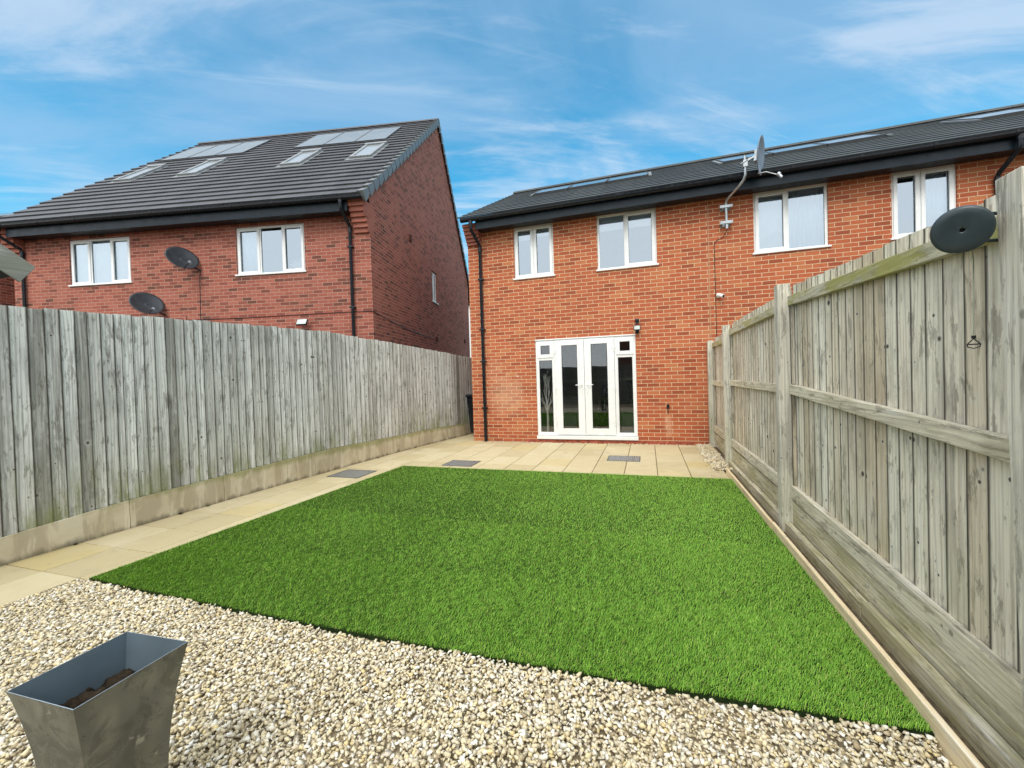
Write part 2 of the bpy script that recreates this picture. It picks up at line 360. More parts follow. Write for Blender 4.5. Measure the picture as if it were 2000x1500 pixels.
# ---------------------------------------------------------------- mesh helpers
class MB:
    def __init__(s, axis='z'): s.v = []; s.f = []; s.g = []; s.r = []; s.sm = []; s.ax = axis; s.uo = {}
    def add(s, vs, fs, rnd=None, smooth=False, axis=None, gvs=None, us=None):
        o = len(s.v)
        if us: s.uo.update({o+i: q for i, q in enumerate(us)})
        s.v += [tuple(q) for q in vs]
        r = random.random() if rnd is None else rnd; ax = axis or s.ax
        for f in fs:
            s.f.append(tuple(o+i for i in f)); s.r.append(r); s.sm.append(smooth)
            for i in f:
                x, y, z = (gvs or vs)[i]
                if ax == 'z': s.g.append((x+y*1.0, z, r*40))
                elif ax == 'y': s.g.append((x+z, y, r*40))
                else: s.g.append((y+z, x, r*40))
        return s
    def box(s, x0, x1, y0, y1, z0, z1, rnd=None, axis=None):
        vs = [(x, y, z) for z in (z0, z1) for y in (y0, y1) for x in (x0, x1)]
        return s.add(vs, [(0, 2, 3, 1), (4, 5, 7, 6), (0, 1, 5, 4), (2, 6, 7, 3), (0, 4, 6, 2), (1, 3, 7, 5)], rnd, axis=axis)
    def mbox(s, fn, a0, a1, b0, b1, c0, c1, rnd=None, axis=None):
        vs = [fn(x, y, z) for z in (c0, c1) for y in (b0, b1) for x in (a0, a1)]
        return s.add(vs, [(0, 2, 3, 1), (4, 5, 7, 6), (0, 1, 5, 4), (2, 6, 7, 3), (0, 4, 6, 2), (1, 3, 7, 5)], rnd, axis=axis)
    def prism(s, poly, fn, a0, a1, rnd=None, smooth=False, cap=True):
        n = len(poly); vs = [fn(a0, *p) for p in poly]+[fn(a1, *p) for p in poly]
        fs = [(i, (i+1) % n, n+(i+1) % n, n+i) for i in range(n)]
        s.add(vs, fs, rnd, smooth)
        if cap: s.add(vs, [tuple(range(n))[::-1], tuple(range(n, 2*n))], rnd)
        return s
    def strip(s, poly, fn, a0, a1, rnd=None):          # open profile
        n = len(poly); vs = [fn(a0, *p) for p in poly]+[fn(a1, *p) for p in poly]
        return s.add(vs, [(i, i+1, n+i+1, n+i) for i in range(n-1)], rnd)
    def tube(s, pts, r, n=8, rnd=None, r1=None, smooth=True):
        pts = [Vector(p) for p in pts]; vs = []; m = len(pts)
        prev = None
        for k, p in enumerate(pts):
            d = (pts[min(k+1, m-1)]-pts[max(k-1, 0)]).normalized()
            if prev is None: a = d.orthogonal().normalized()
            else: a = (prev-d*prev.dot(d)).normalized()
            prev = a; b = d.cross(a); rr = r if r1 is None else r+(r1-r)*k/(m-1)
            vs += [p+(a*math.cos(2*math.pi*j/n)+b*math.sin(2*math.pi*j/n))*rr for j in range(n)]
        fs = [(k*n+j, k*n+(j+1) % n, (k+1)*n+(j+1) % n, (k+1)*n+j) for k in range(m-1) for j in range(n)]
        s.add(vs, fs, rnd, smooth); s.add(vs, [tuple(range(n))[::-1], tuple(range((m-1)*n, m*n))], rnd); return s
    def build(s, name, mat, parent=None, bevel=0, seg=2, loc=None):
        me = bpy.data.meshes.new(name); me.from_pydata(s.v, [], s.f); me.materials.append(mat)
        uv = []
        for fi, face in enumerate(s.f):
            P = [s.v[i] for i in face]; nx = ny = nz = 0.
            for i in range(len(P)):                       # Newell normal
                p, q = P[i], P[(i+1) % len(P)]
                nx += (p[1]-q[1])*(p[2]+q[2]); ny += (p[2]-q[2])*(p[0]+q[0]); nz += (p[0]-q[0])*(p[1]+q[1])
            ax, ay, az = abs(nx), abs(ny), abs(nz)
            for vi in face:
                c = s.v[vi]
                if vi in s.uo: uv += (s.uo[vi], c[2]); continue
                uv += (c[0], c[1]) if az > max(ax, ay) else ((c[0], c[2]) if ay >= ax else (c[1], c[2]))
        me.polygons.foreach_set('use_smooth', s.sm)
        me.uv_layers.new(name='UVMap'); me.uv_layers['UVMap'].data.foreach_set('uv', uv)
        a = me.attributes.new('gc', 'FLOAT_VECTOR', 'CORNER'); a.data.foreach_set('vector', np.array(s.g, np.float32).ravel())
        a = me.attributes.new('rnd', 'FLOAT', 'FACE'); a.data.foreach_set('value', np.array(s.r, np.float32))
        me.update()
        o = bpy.data.objects.new(name, me); S.collection.objects.link(o)
        if parent: o.parent = parent
        if loc: o.location = loc
        if bevel:
            b = o.modifiers.new('bevel', 'BEVEL'); b.width = bevel; b.segments = seg; b.limit_method = 'ANGLE'; b.angle_limit = R(40)
        return o
def tag(o, label=None, cat=None, group=None, kind=None):
    for k, q in (('label', label), ('category', cat), ('group', group), ('kind', kind)):
        if q: o[k] = q
    return o
def thing(name, label, cat, loc=(0, 0, 0), rz=0, group=None):
    o = bpy.data.objects.new(name, None); o.empty_display_size = .1; S.collection.objects.link(o); o.location = loc; o.rotation_euler = (0, 0, rz)
    return tag(o, label, cat, group)
I3 = lambda x, y, z: (x, y, z)

# ---------------------------------------------------------------- ground
def sheet(name, x0, x1, y0, y1, z, mat):
    o = MB().add([(x0, y0, z), (x1, y0, z), (x1, y1, z), (x0, y1, z)], [(0, 1, 2, 3)]).build(name, mat); o['kind'] = 'structure'; return o
sheet('ground', -600, 600, -600, 600, -.06, M_soil)
sheet('gravel_bed', -4.10, 1.06, -3.0, 1.97, -.022, M_gbase)
sheet('patio_bed', -5.1, 1.2, -3.0, 11.5, -.030, M_joint)

def slabs():
    m = MB(); 
    def slab(x0, x1, y0, y1):
        g = .0045; z = -.001+random.uniform(-.0012, .0012)
        m.box(x0+g, x1-g, y0+g, y1-g, -.04, z)
    # path beside the left fence
    ys = [1.96+.47*k for k in range(-7, 9)]
    for i in range(len(ys)-1):
        o = random.uniform(-.02, .02)
        slab(-5.06, -4.535, ys[i], ys[i+1]); slab(-4.535, -4.085, ys[i], ys[i+1])
        if ys[i] > 1.9: slab(-4.085, -3.63, ys[i], ys[i+1])
    y0 = ys[-1]                           # 5.72
    xs = [-5.08, -4.85, -4.395, -3.94, -3.487, -3.033, -2.58, -2.127, -1.68, -1.215, -.79, -.342, .105, .53, .99]
    for i in range(len(xs)-1):
        y = y0; k = i % 2
        seq = ([.68, .88, .67, .67, .9, .6, .9, .6] if k else [.66, .60, .66, .66, .62, .65, .66, .66])
        if i >= 13: seq = [.64, .24, .45, .66, .66]
        j = 0; lim = 8.60 if xs[i] > -3.75 else 10.9
        x1 = xs[i+1]
        while y < lim-.15:
            h = seq[j % len(seq)]; ye = min(y+h, lim)
            if lim-ye < .12: ye = lim
            xr = x1
            if i == 13 and y > 6.55: xr = .86
            slab(xs[i], xr, y, ye); y = ye; j += 1
    o = m.build('patio', M_slab, bevel=.003, seg=1); o['kind'] = 'structure'; return o
slabs()

# ---------------------------------------------------------------- gravel (angular chippings)
def stone_shapes(n=26, pts=10):
    out = []
    for k in range(n):
        bm = bmesh.new()
        for i in range(pts):
            d = Vector((random.gauss(0, 1), random.gauss(0, 1), random.gauss(0, 1))).normalized()
            q = random.uniform(.82, 1.05); bm.verts.new((d.x*q*1.12, d.y*q*.76, d.z*q*.60))
        bmesh.ops.convex_hull(bm, input=bm.verts)
        for v in [v for v in bm.verts if not v.link_faces]: bm.verts.remove(v)
        bmesh.ops.triangulate(bm, faces=bm.faces); bm.verts.ensure_lookup_table()
        for i, v in enumerate(bm.verts): v.index = i
        out.append((np.array([v.co[:] for v in bm.verts]), np.array([[v.index for v in f.verts] for f in bm.faces]))); bm.free()
    return out
SHAPES = stone_shapes()
def scatter(name, mat, P, size, label, cat, darker=0):
    V = []; Fs = []; Rn = []; o = 0; n = len(P)
    pick = RNG.integers(0, len(SHAPES), n); a = RNG.uniform(0, 6.283, n); tx = RNG.normal(0, .35, n); ty = RNG.normal(0, .35, n)
    for k, (sv, sf) in enumerate(SHAPES):
        idx = np.where(pick == k)[0]
        if not len(idx): continue
        ca, sa = np.cos(a[idx]), np.sin(a[idx]); cx, sx = np.cos(tx[idx]), np.sin(tx[idx]); cyv, syv = np.cos(ty[idx]), np.sin(ty[idx])
        x, y, z = [sv[None, :, i]*size[idx, None] for i in range(3)]
        y, z = y*cx[:, None]-z*sx[:, None], y*sx[:, None]+z*cx[:, None]
        x, z = x*cyv[:, None]+z*syv[:, None], -x*syv[:, None]+z*cyv[:, None]
        x, y = x*ca[:, None]-y*sa[:, None], x*sa[:, None]+y*ca[:, None]
        V.append(np.stack([x+P[idx, 0, None], y+P[idx, 1, None], z+P[idx, 2, None]], -1).reshape(-1, 3))
        nv = len(sv); base = o+np.arange(len(idx))*nv
        Fs.append((sf[None]+base[:, None, None]).reshape(-1, 3)); Rn.append(np.repeat(np.clip(RNG.random(len(idx))-darker, 0, 1), len(sf))); o += nv*len(idx)
    V = np.concatenate(V); Fs = np.concatenate(Fs); Rn = np.concatenate(Rn)
    me = fastmesh(name, V, Fs, 3, Rn, mat)
    ob = bpy.data.objects.new(name, me); S.collection.objects.link(ob); return tag(ob, label, cat, kind='stuff')
def fastmesh(name, V, Fs, k, Rn, mat):
    me = bpy.data.meshes.new(name); me.vertices.add(len(V)); me.vertices.foreach_set('co', V.astype(np.float32).ravel())
    nf = len(Fs); me.loops.add(nf*k); me.loops.foreach_set('vertex_index', Fs.astype(np.int32).ravel())
    me.polygons.add(nf); me.polygons.foreach_set('loop_start', np.arange(nf, dtype=np.int32)*k)
    try: me.polygons.foreach_set('loop_total', np.full(nf, k, np.int32))
    except Exception: pass
    me.update(calc_edges=True)
    at = me.attributes.new('rnd', 'FLOAT', 'FACE'); at.data.foreach_set('value', Rn.astype(np.float32))
    me.materials.append(mat); return me
def edge_near(x): return 1.955-.045*np.sin((x+3.96)/5.0*np.pi)      # near edge of the turf
def gravel_main():
    sp = .0170; xs = np.arange(-4.075, .985, sp); ys = np.arange(-.3, 1.985, sp); X, Y = np.meshgrid(xs, ys); L = []
    for layer in range(2):
        x = X.ravel()+RNG.uniform(-sp*.6, sp*.6, X.size)+layer*sp/2; y = Y.ravel()+RNG.uniform(-sp*.6, sp*.6, X.size)
        keep = (y < edge_near(x)+.006) & (x > -4.075) & (x < .985)
        # the gravel heaps a little against the turf and dips elsewhere
        z = -.014+.012*layer+RNG.uniform(-.004, .005, x.size)+.006*np.sin(x*3.1+y*2)+.005*np.sin(x*7-y*5)
        L.append(np.stack([x, y, z], -1)[keep])
        if layer: L[-1] = L[-1][RNG.random(len(L[-1])) < .78]
    P = np.concatenate(L); size = np.clip(RNG.lognormal(math.log(.0122), .26, len(P)), .006, .020)
    # a few loose stones on the path edge
    scatter('gravel', M_stone, P, size, 'cream and buff stone chippings between turf and planter', 'gravel')
gravel_main()
def gravel_strip():
    n = 2600; y = RNG.uniform(6.45, 8.62, n); x = RNG.uniform(.845, 1.10, n)
    z = RNG.uniform(-.012, .012, n)+.012*(y > 6.3)
    x[:700] = RNG.uniform(-3.6, .9, 700); y[:700] = 8.60+RNG.uniform(0, .06, 700); z[:700] = RNG.uniform(-.015, .002, 700)
    x[700:820] = RNG.uniform(.78, .98, 120); y[700:820] = RNG.uniform(6.0, 8.4, 120); z[700:820] = .004
    P = np.stack([x, y, z], -1); size = np.clip(RNG.lognormal(math.log(.020), .25, n), .01, .034); size[:700] *= .6; size[700:820] *= .5
    scatter('gravel', M_stone, P, size, 'larger pale pebbles in the narrow strip between patio and fence', 'gravel', .12)
gravel_strip()

# ---------------------------------------------------------------- artificial turf
def turf():
    xl = lambda y: -3.963+.035*(y-1.96); y1 = 5.925; xr = 1.012
    outline = [(-3.963, 1.955)]+[(x, float(edge_near(x))+.010) for x in np.linspace(-3.8, .9, 14)]+[(1.008, 1.95), (1.008, y1), (xl(y1), y1)]
    MB().prism([(p[0], p[1]) for p in outline], lambda a, x, y: (x, y, a), -.018, .012).build('lawn', M_turfb)['kind'] = 'structure'
    # blades: spacing grows with distance from the photographer's corner
    L = []
    for (ya, yb, sp, sc) in ((1.85, 2.7, .0056, .82), (2.7, 3.7, .0068, .95), (3.7, 5.93, .0090, 1.15)):
        xs = np.arange(-3.97, 1.012, sp); ys = np.arange(ya, yb, sp); X, Y = np.meshgrid(xs, ys)
        x = X.ravel()+RNG.uniform(-sp, sp, X.size)*.7; y = Y.ravel()+RNG.uniform(-sp, sp, X.size)*.7
        k = (y > edge_near(x)) & (y < y1) & (x > xl(y)) & (x < xr)
        L.append(np.stack([x[k], y[k], np.full(k.sum(), sc)], -1))
    P = np.concatenate(L); n = len(P); x, y, sc = P.T
    wave = lambda a, b, c: np.sin(x*a+np.sin(y*b)*1.3+c)*np.cos(y*b*.8+c*2)
    # nap: lies towards +x / away, with slow swirls and small tufts
    th = R(28)+.10*wave(1.3, 1.7, .4)+.10*wave(4.1, 3.3, 1.9)+.2*wave(53, 47, .3)+.25*wave(79, 67, 2.)+RNG.normal(0, .55, n)
    ln = np.clip(RNG.normal(.021, .004, n), .010, .032)*(1+.16*wave(31, 37, 1.1))
    lean = np.clip(.78+.02*wave(9, 13, .7)+.13*wave(47, 53, .2)+.12*wave(83, 71, 1.2)+RNG.normal(0, .24, n), .02, 1.35)
    w = .0013*sc*RNG.uniform(.75, 1.3, n)
    dxv, dyv = np.cos(th), np.sin(th); px, py = -dyv, dxv
    tw = RNG.uniform(-.9, .9, n); qx, qy = px*np.cos(tw)-dxv*np.sin(tw)*.5, py*np.cos(tw)-dyv*np.sin(tw)*.5
    z0 = .010
    hm, hb = ln*.55*np.cos(lean*.55), ln*.55*np.sin(lean*.55)
    ht, hl = hm+ln*.45*np.cos(np.minimum(lean*1.5, 1.6)), hb+ln*.45*np.sin(np.minimum(lean*1.5, 1.6))
    def vert(off, h, side, ww): return np.stack([x+dxv*off+qx*ww*side, y+dyv*off+qy*ww*side, np.full(n, z0)+h], -1)
    V = np.stack([vert(0, 0, -1, w), vert(0, 0, 1, w), vert(hb, hm, 1, w*.85), vert(hb, hm, -1, w*.85), vert(hl, ht, 1, w*.22), vert(hl, ht, -1, w*.22)], 1).reshape(-1, 3)
    b = np.arange(n)*6
    Fs = np.stack([np.stack([b, b+1, b+2, b+3], -1), np.stack([b+3, b+2, b+4, b+5], -1)], 1).reshape(-1, 4)
    col = np.clip(RNG.normal(.44, .22, n)+.02*wave(1.1, .9, .9), 0, .97); col[RNG.random(n) < .018] = 1
    me = fastmesh('artificial_grass', V, Fs, 4, np.repeat(col, 2), M_grass)
    o = bpy.data.objects.new('artificial_grass', me); S.collection.objects.link(o)
    tag(o, 'bright green artificial grass pile covering the lawn', 'artificial grass', kind='stuff')
turf()

# ---------------------------------------------------------------- timber edging and right fence
def edging():
    t = thing('lawn_edging', 'fresh pale pine edging board along the right side of the lawn', 'timber edging', (1.0, 2, 0))
    zt = .078
    for (a, b, dz, dx_) in ((-1.2, 4.12, 0, .012), (4.123, 6.30, -.004, .008)):
        m = MB('y'); n = 14
        ys = [a+(b-a)*i/n for i in range(n+1)]
        for i in range(n):
            pass
        prof = [(-.019+dx_, -.05), (.006+dx_, -.05), (.006+dx_, zt+dz), (-.019+dx_, zt+dz)]
        m.prism(prof, lambda q, x, z: (x, q, z), a-2, b-2)
        m.build('edging_board', M_pine, t, bevel=.003)
edging()
PZ = [(-3.0, 1.95), (1.83, 1.983), (4.19, 2.110), (4.191, 2.090), (6.90, 2.090), (6.901, 2.006), (8.62, 2.006)]
def rz(y):
    for (a, za), (b, zb) in zip(PZ, PZ[1:]):
        if a <= y <= b: return za+(zb-za)*(y-a)/(b-a)
    return PZ[-1][1]
US = [.001, .999, .999, .001]*2; USL = [.001, .001, .999, .999]*2
def right_fence():
    t = thing('garden_fence', 'weathered timber panel fence on the right with posts and rails facing the lawn', 'fence', (1.13, 2, 0))
    T = lambda x, y, z: (x-1.13, y-2, z)
    posts = [(-.82, 1.9), (1.68, 1.985), (4.15, 2.125), (6.86, 2.062), (8.535, 1.965)]
    for k, (y, zt) in enumerate(posts):
        m = MB('z'); x0 = 1.08
        ln_ = .05 if k == 1 else 0
        m.mbox(lambda x, yy, z: T(x, yy-(2.0-z)*ln_, z), x0, x0+.10, y, y+.10, -.3, zt)
        m.build('post', M_post, t, bevel=.004)
    ends = [(-.72, 1.60), (1.66, 4.15), (4.25, 6.86), (6.96, 8.535)]
    for pi_, (a, b) in enumerate(ends):
        m = MB('z'); y = a+.002; k = 0; grp = random.random(); m.mbox(T, 1.234, 1.238, a+.002, b-.002, .30, rz((a+b)/2)-.12)
        while y < b-.02:
            k += 1
            if k % random.choice([3, 4, 5]) == 0: grp = random.random()
            wd = random.choice([.105, .11, .115, .12, .125]); ye = min(y+wd, b-.002)
            zt = rz((y+ye)/2)+random.uniform(-.004, .004); zb = .26
            zt += random.uniform(-.006, .005); vs = [(1.2135, y+.006, zb), (1.1965, ye, zb), (1.220, ye, zb), (1.220, y+.006, zb)]
            vs = [T(*q) for q in vs]; vt = [(p[0], p[1], zt) for p in vs]
            gv = [(p[1]-(y-2)+.06*k, p[0]*.3, p[2]) for p in vs+vt]
            m.add(vs+vt, [(0, 3, 2, 1), (4, 5, 6, 7), (0, 1, 5, 4), (1, 2, 6, 5), (2, 3, 7, 6), (3, 0, 4, 7)], grp+k*.0023, gvs=gv, us=US); y = ye
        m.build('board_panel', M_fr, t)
        def rail(nm, z0f, z1f, x0, x1, mat, y0=a, y1=b):
            mm = MB('y'); yy = (y0+.002, y1-.002)
            vs = [T(x, q, (z0f(q) if c else z1f(q))) for q in yy for x, c in ((x0, 1), (x1, 1), (x1, 0), (x0, 0))]
            mm.add(vs, [(0, 1, 2, 3), (7, 6, 5, 4), (0, 4, 5, 1), (1, 5, 6, 2), (2, 6, 7, 3), (3, 7, 4, 0)])
            mm.build(nm, mat, t, bevel=.003)
        rail('top_rail', lambda q: rz(q)-.170, lambda q: rz(q)-.090, 1.156, 1.200, M_railg)
        dz = {0: -.07, 1: 0, 2: 0, 3: -.02}[pi_]
        mid = (lambda q: 1.047+(1.186-1.047)*min(1, max(0, (q-1.83)/2.37))) if pi_ < 2 else (lambda q: 1.178 if q < 6.9 else 1.14)
        rail('middle_rail', mid, lambda q: mid(q)+.082, 1.156, 1.200, M_rail)
        bot = (lambda q: .205+(.288-.205)*min(1, max(0, (q-1.83)/2.37))) if pi_ < 2 else (lambda q: .283)
        rail('bottom_rail', bot, lambda q: bot(q)+.110, 1.156, 1.200, M_rail)
        rail('gravel_board', lambda q: .02, lambda q: bot(q)-.037, 1.166, 1.198, M_slp)
        if pi_ < 3:
            for s0, s1 in ((a-.02, a+(b-a)*.46), (a+(b-a)*.46+.003, b+.0)):
                mm = MB('y'); zt = .088
                mm.mbox(T, 1.105, 1.150, max(s0, a+.004), s1-.004, -.04, zt if s0 < a+.1 else zt-.012); mm.build('sleeper', M_slp, t, bevel=.004)
        # side battens where the panel meets its posts
        for q0 in (a, b-.03):
            for za, zb_ in ((bot(q0)+.114, mid(q0)-.006), (mid(q0)+.088, rz(q0+.02)-.176)): mm = MB('z'); mm.mbox(T, 1.168, 1.1945, q0+.003, q0+.027, za, zb_); mm.build('batten', M_fr, t)
    return t
right_fence()
sheet('soil_strip', 1.0195, 1.3, -3, 8.66, -.012, M_soil)

# ---------------------------------------------------------------- left fence
LN = [(-5.12, -2.4), (-5.12, 0.6), (-5.052, 1.933), (-5.011, 2.794), (-4.943, 4.188), (-4.846, 5.382), (-4.699, 7.118), (-4.541, 8.35), (-4.28, 9.785), (-4.06, 11.0)]
LT = [(-2.4, 2.09), (2.0, 2.12), (2.31, 2.133), (2.876, 2.15), (3.63, 2.179), (4.283, 2.199), (5.5, 2.218), (6.16, 2.179), (7.275, 2.13), (8.46, 2.05), (9.76, 1.936), (11, 1.85)]
LB = [(-2.4, .21), (1.94, .222), (2.8, .285), (4.2, .322), (5.44, .352), (7.18, .324), (8.367, .319), (9.67, .287), (11, .27)]
ip = lambda T_, y: float(np.interp(y, [q[0] for q in T_], [q[1] for q in T_]))
lx = lambda y: float(np.interp(y, [q[1] for q in LN], [q[0] for q in LN]))
def left_fence():
    t = thing('garden_fence', 'tall grey featherboard fence on concrete gravel boards beside the path on the left', 'fence', (-5.05, 1.9, 0))
    T = lambda x, y, z: (x+5.05, y-1.9, z)
    brk = [-2.4, -1.0, .95, 2.8, 4.65, 6.34, 8.1, 9.9, 10.95]
    for a, b in zip(brk, brk[1:]):
        m = MB('z'); y = a; k = 0; grp = random.random()
        bk = [T(lx(q)-.025, q, z) for q in (a, b) for z in (ip(LB, q), ip(LT, q)-.1)]; m.add(bk, [(0, 1, 3, 2)])
        while y < b-.01:
            k += 1
            if k % random.choice([3, 4, 5]) == 0: grp = random.random()
            wd = random.choice([.088, .095, .10, .104, .11]); ye = min(y+wd, b)
            if b-ye < .03: ye = b
            zt = ip(LT, (y+ye)/2)+random.uniform(-.009, .007); zb = ip(LB, (y+ye)/2)+.004
            x0, x1 = lx(y), lx(ye)
            vs = [T(x0+.005, y+.006, zb), T(x0-.008, y+.006, zb), T(x1-.008, ye, zb), T(x1+.024, ye, zb)]
            vt = [(p[0], p[1], zt) for p in vs]
            gv = [(p[1]-(y-1.9)+.06*k, p[0]*.3, p[2]) for p in vs+vt]
            m.add(vs+vt, [(0, 3, 2, 1), (4, 5, 6, 7), (0, 1, 5, 4), (1, 2, 6, 5), (2, 3, 7, 6), (3, 0, 4, 7)], grp+k*.0023, gvs=gv, us=USL); y = ye
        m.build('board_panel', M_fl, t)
    cuts = [-2.4, -1.8, .0, .95, 1.88, 2.804, 3.755, 4.645, 5.12, 5.50, 6.344, 7.147, 7.907, 8.8, 9.7, 10.95]
    for a, b in zip(cuts, cuts[1:]):
        m = MB('y'); g = .002; zs = ip(LB, (a+b)/2)
        q = [(lx(a+g)+.028, a+g), (lx(a+g)-.03, a+g), (lx(b-g)-.03, b-g), (lx(b-g)+.028, b-g)]
        vs = [T(x, y, -.05) for x, y in q]+[T(x, y, ip(LB, y)) for x, y in q]
        m.add(vs, [(0, 3, 2, 1), (4, 5, 6, 7), (0, 1, 5, 4), (1, 2, 6, 5), (2, 3, 7, 6), (3, 0, 4, 7)])
        m.build('gravel_board', M_conc, t, bevel=.005)
    return t
left_fence()
def weeds():
    for (y, k) in ((2.37, 14), (3.25, 16), (3.55, 9), (6.5, 14), (7.6, 8)):
        m = MB(); x = lx(y)+.032
        for i in range(k):
            a = random.uniform(-1.2, 1.2); l = random.uniform(.015, .04); p = Vector((x+random.uniform(0, .012), y+random.uniform(-.02, .02), 0))
            d = Vector((math.cos(a), math.sin(a), random.uniform(.3, 1.2))).normalized()*l; sdir = Vector((-math.sin(a), math.cos(a), 0))*.005
            m.add([p-sdir*.4, p+sdir*.4, p+d*.6+sdir, p+d, p+d*.6-sdir], [(0, 1, 2, 3, 4)])
        o = m.build('weed', M_weed); tag(o, {2.37: 'tiny dark weed at the foot of the left fence nearest the camera', 3.25: 'small weed tuft second along the foot of the left fence', 3.55: 'wisp of weed third along the foot of the left fence', 6.5: 'weed tuft beside the left manhole cover at the fence foot', 7.6: 'farthest small weed at the foot of the left fence'}[y], 'weed')
M_weed = mat_plain('weed_leaf', (.045, .05, .018), .8, var=.4, nscale=40)
weeds()

# ---------------------------------------------------------------- building helpers
def wall(m, fn, u0, u1, z0, z1, holes, rev=.085):
    us = sorted({u0, u1, *[h[0] for h in holes], *[h[1] for h in holes]}); zs = sorted({z0, z1, *[h[2] for h in holes], *[h[3] for h in holes]})
    for a, b in zip(us, us[1:]):
        for c, d in zip(zs, zs[1:]):
            if any(h[0] <= a and b <= h[1] and h[2] <= c and d <= h[3] for h in holes): continue
            m.add([fn(a, 0, c), fn(b, 0, c), fn(b, 0, d), fn(a, 0, d)], [(0, 1, 2, 3)])
    for a, b, c, d in holes:
        for (p, q) in (((a, c), (a, d)), ((b, c), (b, d)), ((a, c), (b, c)), ((a, d), (b, d))):
            m.add([fn(p[0], 0, p[1]), fn(q[0], 0, q[1]), fn(q[0], rev, q[1]), fn(p[0], rev, p[1])], [(0, 1, 2, 3)])
def frame4(m, fn, a, b, c, d, w, d0, d1):
    m.mbox(fn, a, a+w, d0, d1, c, d); m.mbox(fn, b-w, b, d0, d1, c, d)
    m.mbox(fn, a+w, b-w, d0, d1, c, c+w); m.mbox(fn, a+w, b-w, d0, d1, d-w, d)
def pane(m, fn, a, b, c, d, dep): m.add([fn(a, dep, c), fn(b, dep, c), fn(b, dep, d), fn(a, dep, d)], [(0, 1, 2, 3)])
def window(parent, fn, a, b, c, d, cells, fw_=.045, sill=.05, set_=.03, room=True, glass=None, roommat=None, rdepth=1.6):
    """cells: list of (fraction0, fraction1, opening?)"""
    root_m = MB(); e = .001
    frame4(root_m, fn, a+e, b-e, c+e, d-e, fw_, set_, set_+.06)
    W = b-a
    for f0, f1, o in cells[1:]:
        x = a+W*f0; root_m.mbox(fn, x-.022, x+.022, set_+.002, set_+.058, c+fw_, d-fw_)
    fr = root_m.build('window', M_white, parent, bevel=.004)
    gl = MB(); sa = None; ga = MB()
    for i, (f0, f1, o) in enumerate(cells):
        x0 = a+W*f0+(fw_ if i == 0 else .022); x1 = a+W*f1-(fw_ if i == len(cells)-1 else .022); z0, z1 = c+fw_, d-fw_
        if o:
            s_ = MB(); frame4(s_, fn, x0-.012, x1+.012, z0-.012, z1+.012, .056, set_-.016, set_+.012)
            s_.build('sash', M_white, fr, bevel=.004); x0 += .046; x1 -= .046; z0 += .046; z1 -= .046
        pane(gl, fn, x0-.004, x1+.004, z0-.004, z1+.004, set_+.022)
        frame4(ga, fn, x0-.003, x1+.003, z0-.003, z1+.003, .0055, set_+.016, set_+.020)
    gl.build('glass', glass or M_glass, fr); ga.build('gasket', M_gasket, fr)
    if sill:
        s_ = MB(); s_.mbox(fn, a-.03, b+.03, -.035, set_+.002, c-.012, c+.022); s_.build('sill', M_white, fr, bevel=.006)
    if room:
        r_ = MB(); x0, x1, z0, z1, y0, y1 = a-.5, b+.5, c-.9, d+.12, set_+.062, rdepth
        P = lambda x, y, z: fn(x, y, z)
        for q in (((x0, y1, z0), (x1, y1, z0), (x1, y1, z1), (x0, y1, z1)), ((x0, y0, z0), (x0, y1, z0), (x0, y1, z1), (x0, y0, z1)), ((x1, y0, z0), (x1, y1, z0), (x1, y1, z1), (x1, y0, z1)),
                  ((x0, y0, z0), (x1, y0, z0), (x1, y1, z0), (x0, y1, z0)), ((x0, y0, z1), (x1, y0, z1), (x1, y1, z1), (x0, y1, z1))):
            r_.add([P(*p) for p in q], [(0, 1, 2, 3)])
        r_.build('room', roommat or M_room, fr)
    return fr
def steproof(m, te, ze, tr_, zr_, s0, s1, gauge, thick, fn=None):
    """stepped courses from the eave (te, ze) up to the ridge (tr_, zr_)"""
    L = math.hypot(tr_-te, zr_-ze); n = max(1, round(L/gauge)); g = L/n
    dt, dz_ = (tr_-te)/L, (zr_-ze)/L; sgn = 1 if tr_ > te else -1
    nt_, nz_ = -dz_*sgn, dt*sgn
    fn = fn or (lambda s, t, z: (s, t, z))
    for i in range(n):
        d0, d1 = i*g-.0, (i+1)*g+.03
        lo = (te+dt*d0, ze+dz_*d0); hi = (te+dt*d1, ze+dz_*d1)
        P = [(lo[0], lo[1]), (lo[0]+nt_*thick, lo[1]+nz_*thick), (hi[0]+nt_*.004, hi[1]+nz_*.004), (hi[0]-nt_*.02, hi[1]-nz_*.02)]
        # split across so course edges are not dead straight
        off = .165 if i % 2 else 0
        segs = [s0]+[s0+1.98*k+off for k in range(1, 60) if s0+1.98*k+off < s1-.3]+[s1]
        for a, b in zip(segs, segs[1:]):
            j = random.uniform(-.0015, .0015)
            m.prism([(p[0]+nt_*j, p[1]+nz_*j) for p in P], lambda s, t, z: fn(s, t, z), a+.0008, b-.0008)
    return n, g, (dt, dz_), (nt_, nz_)
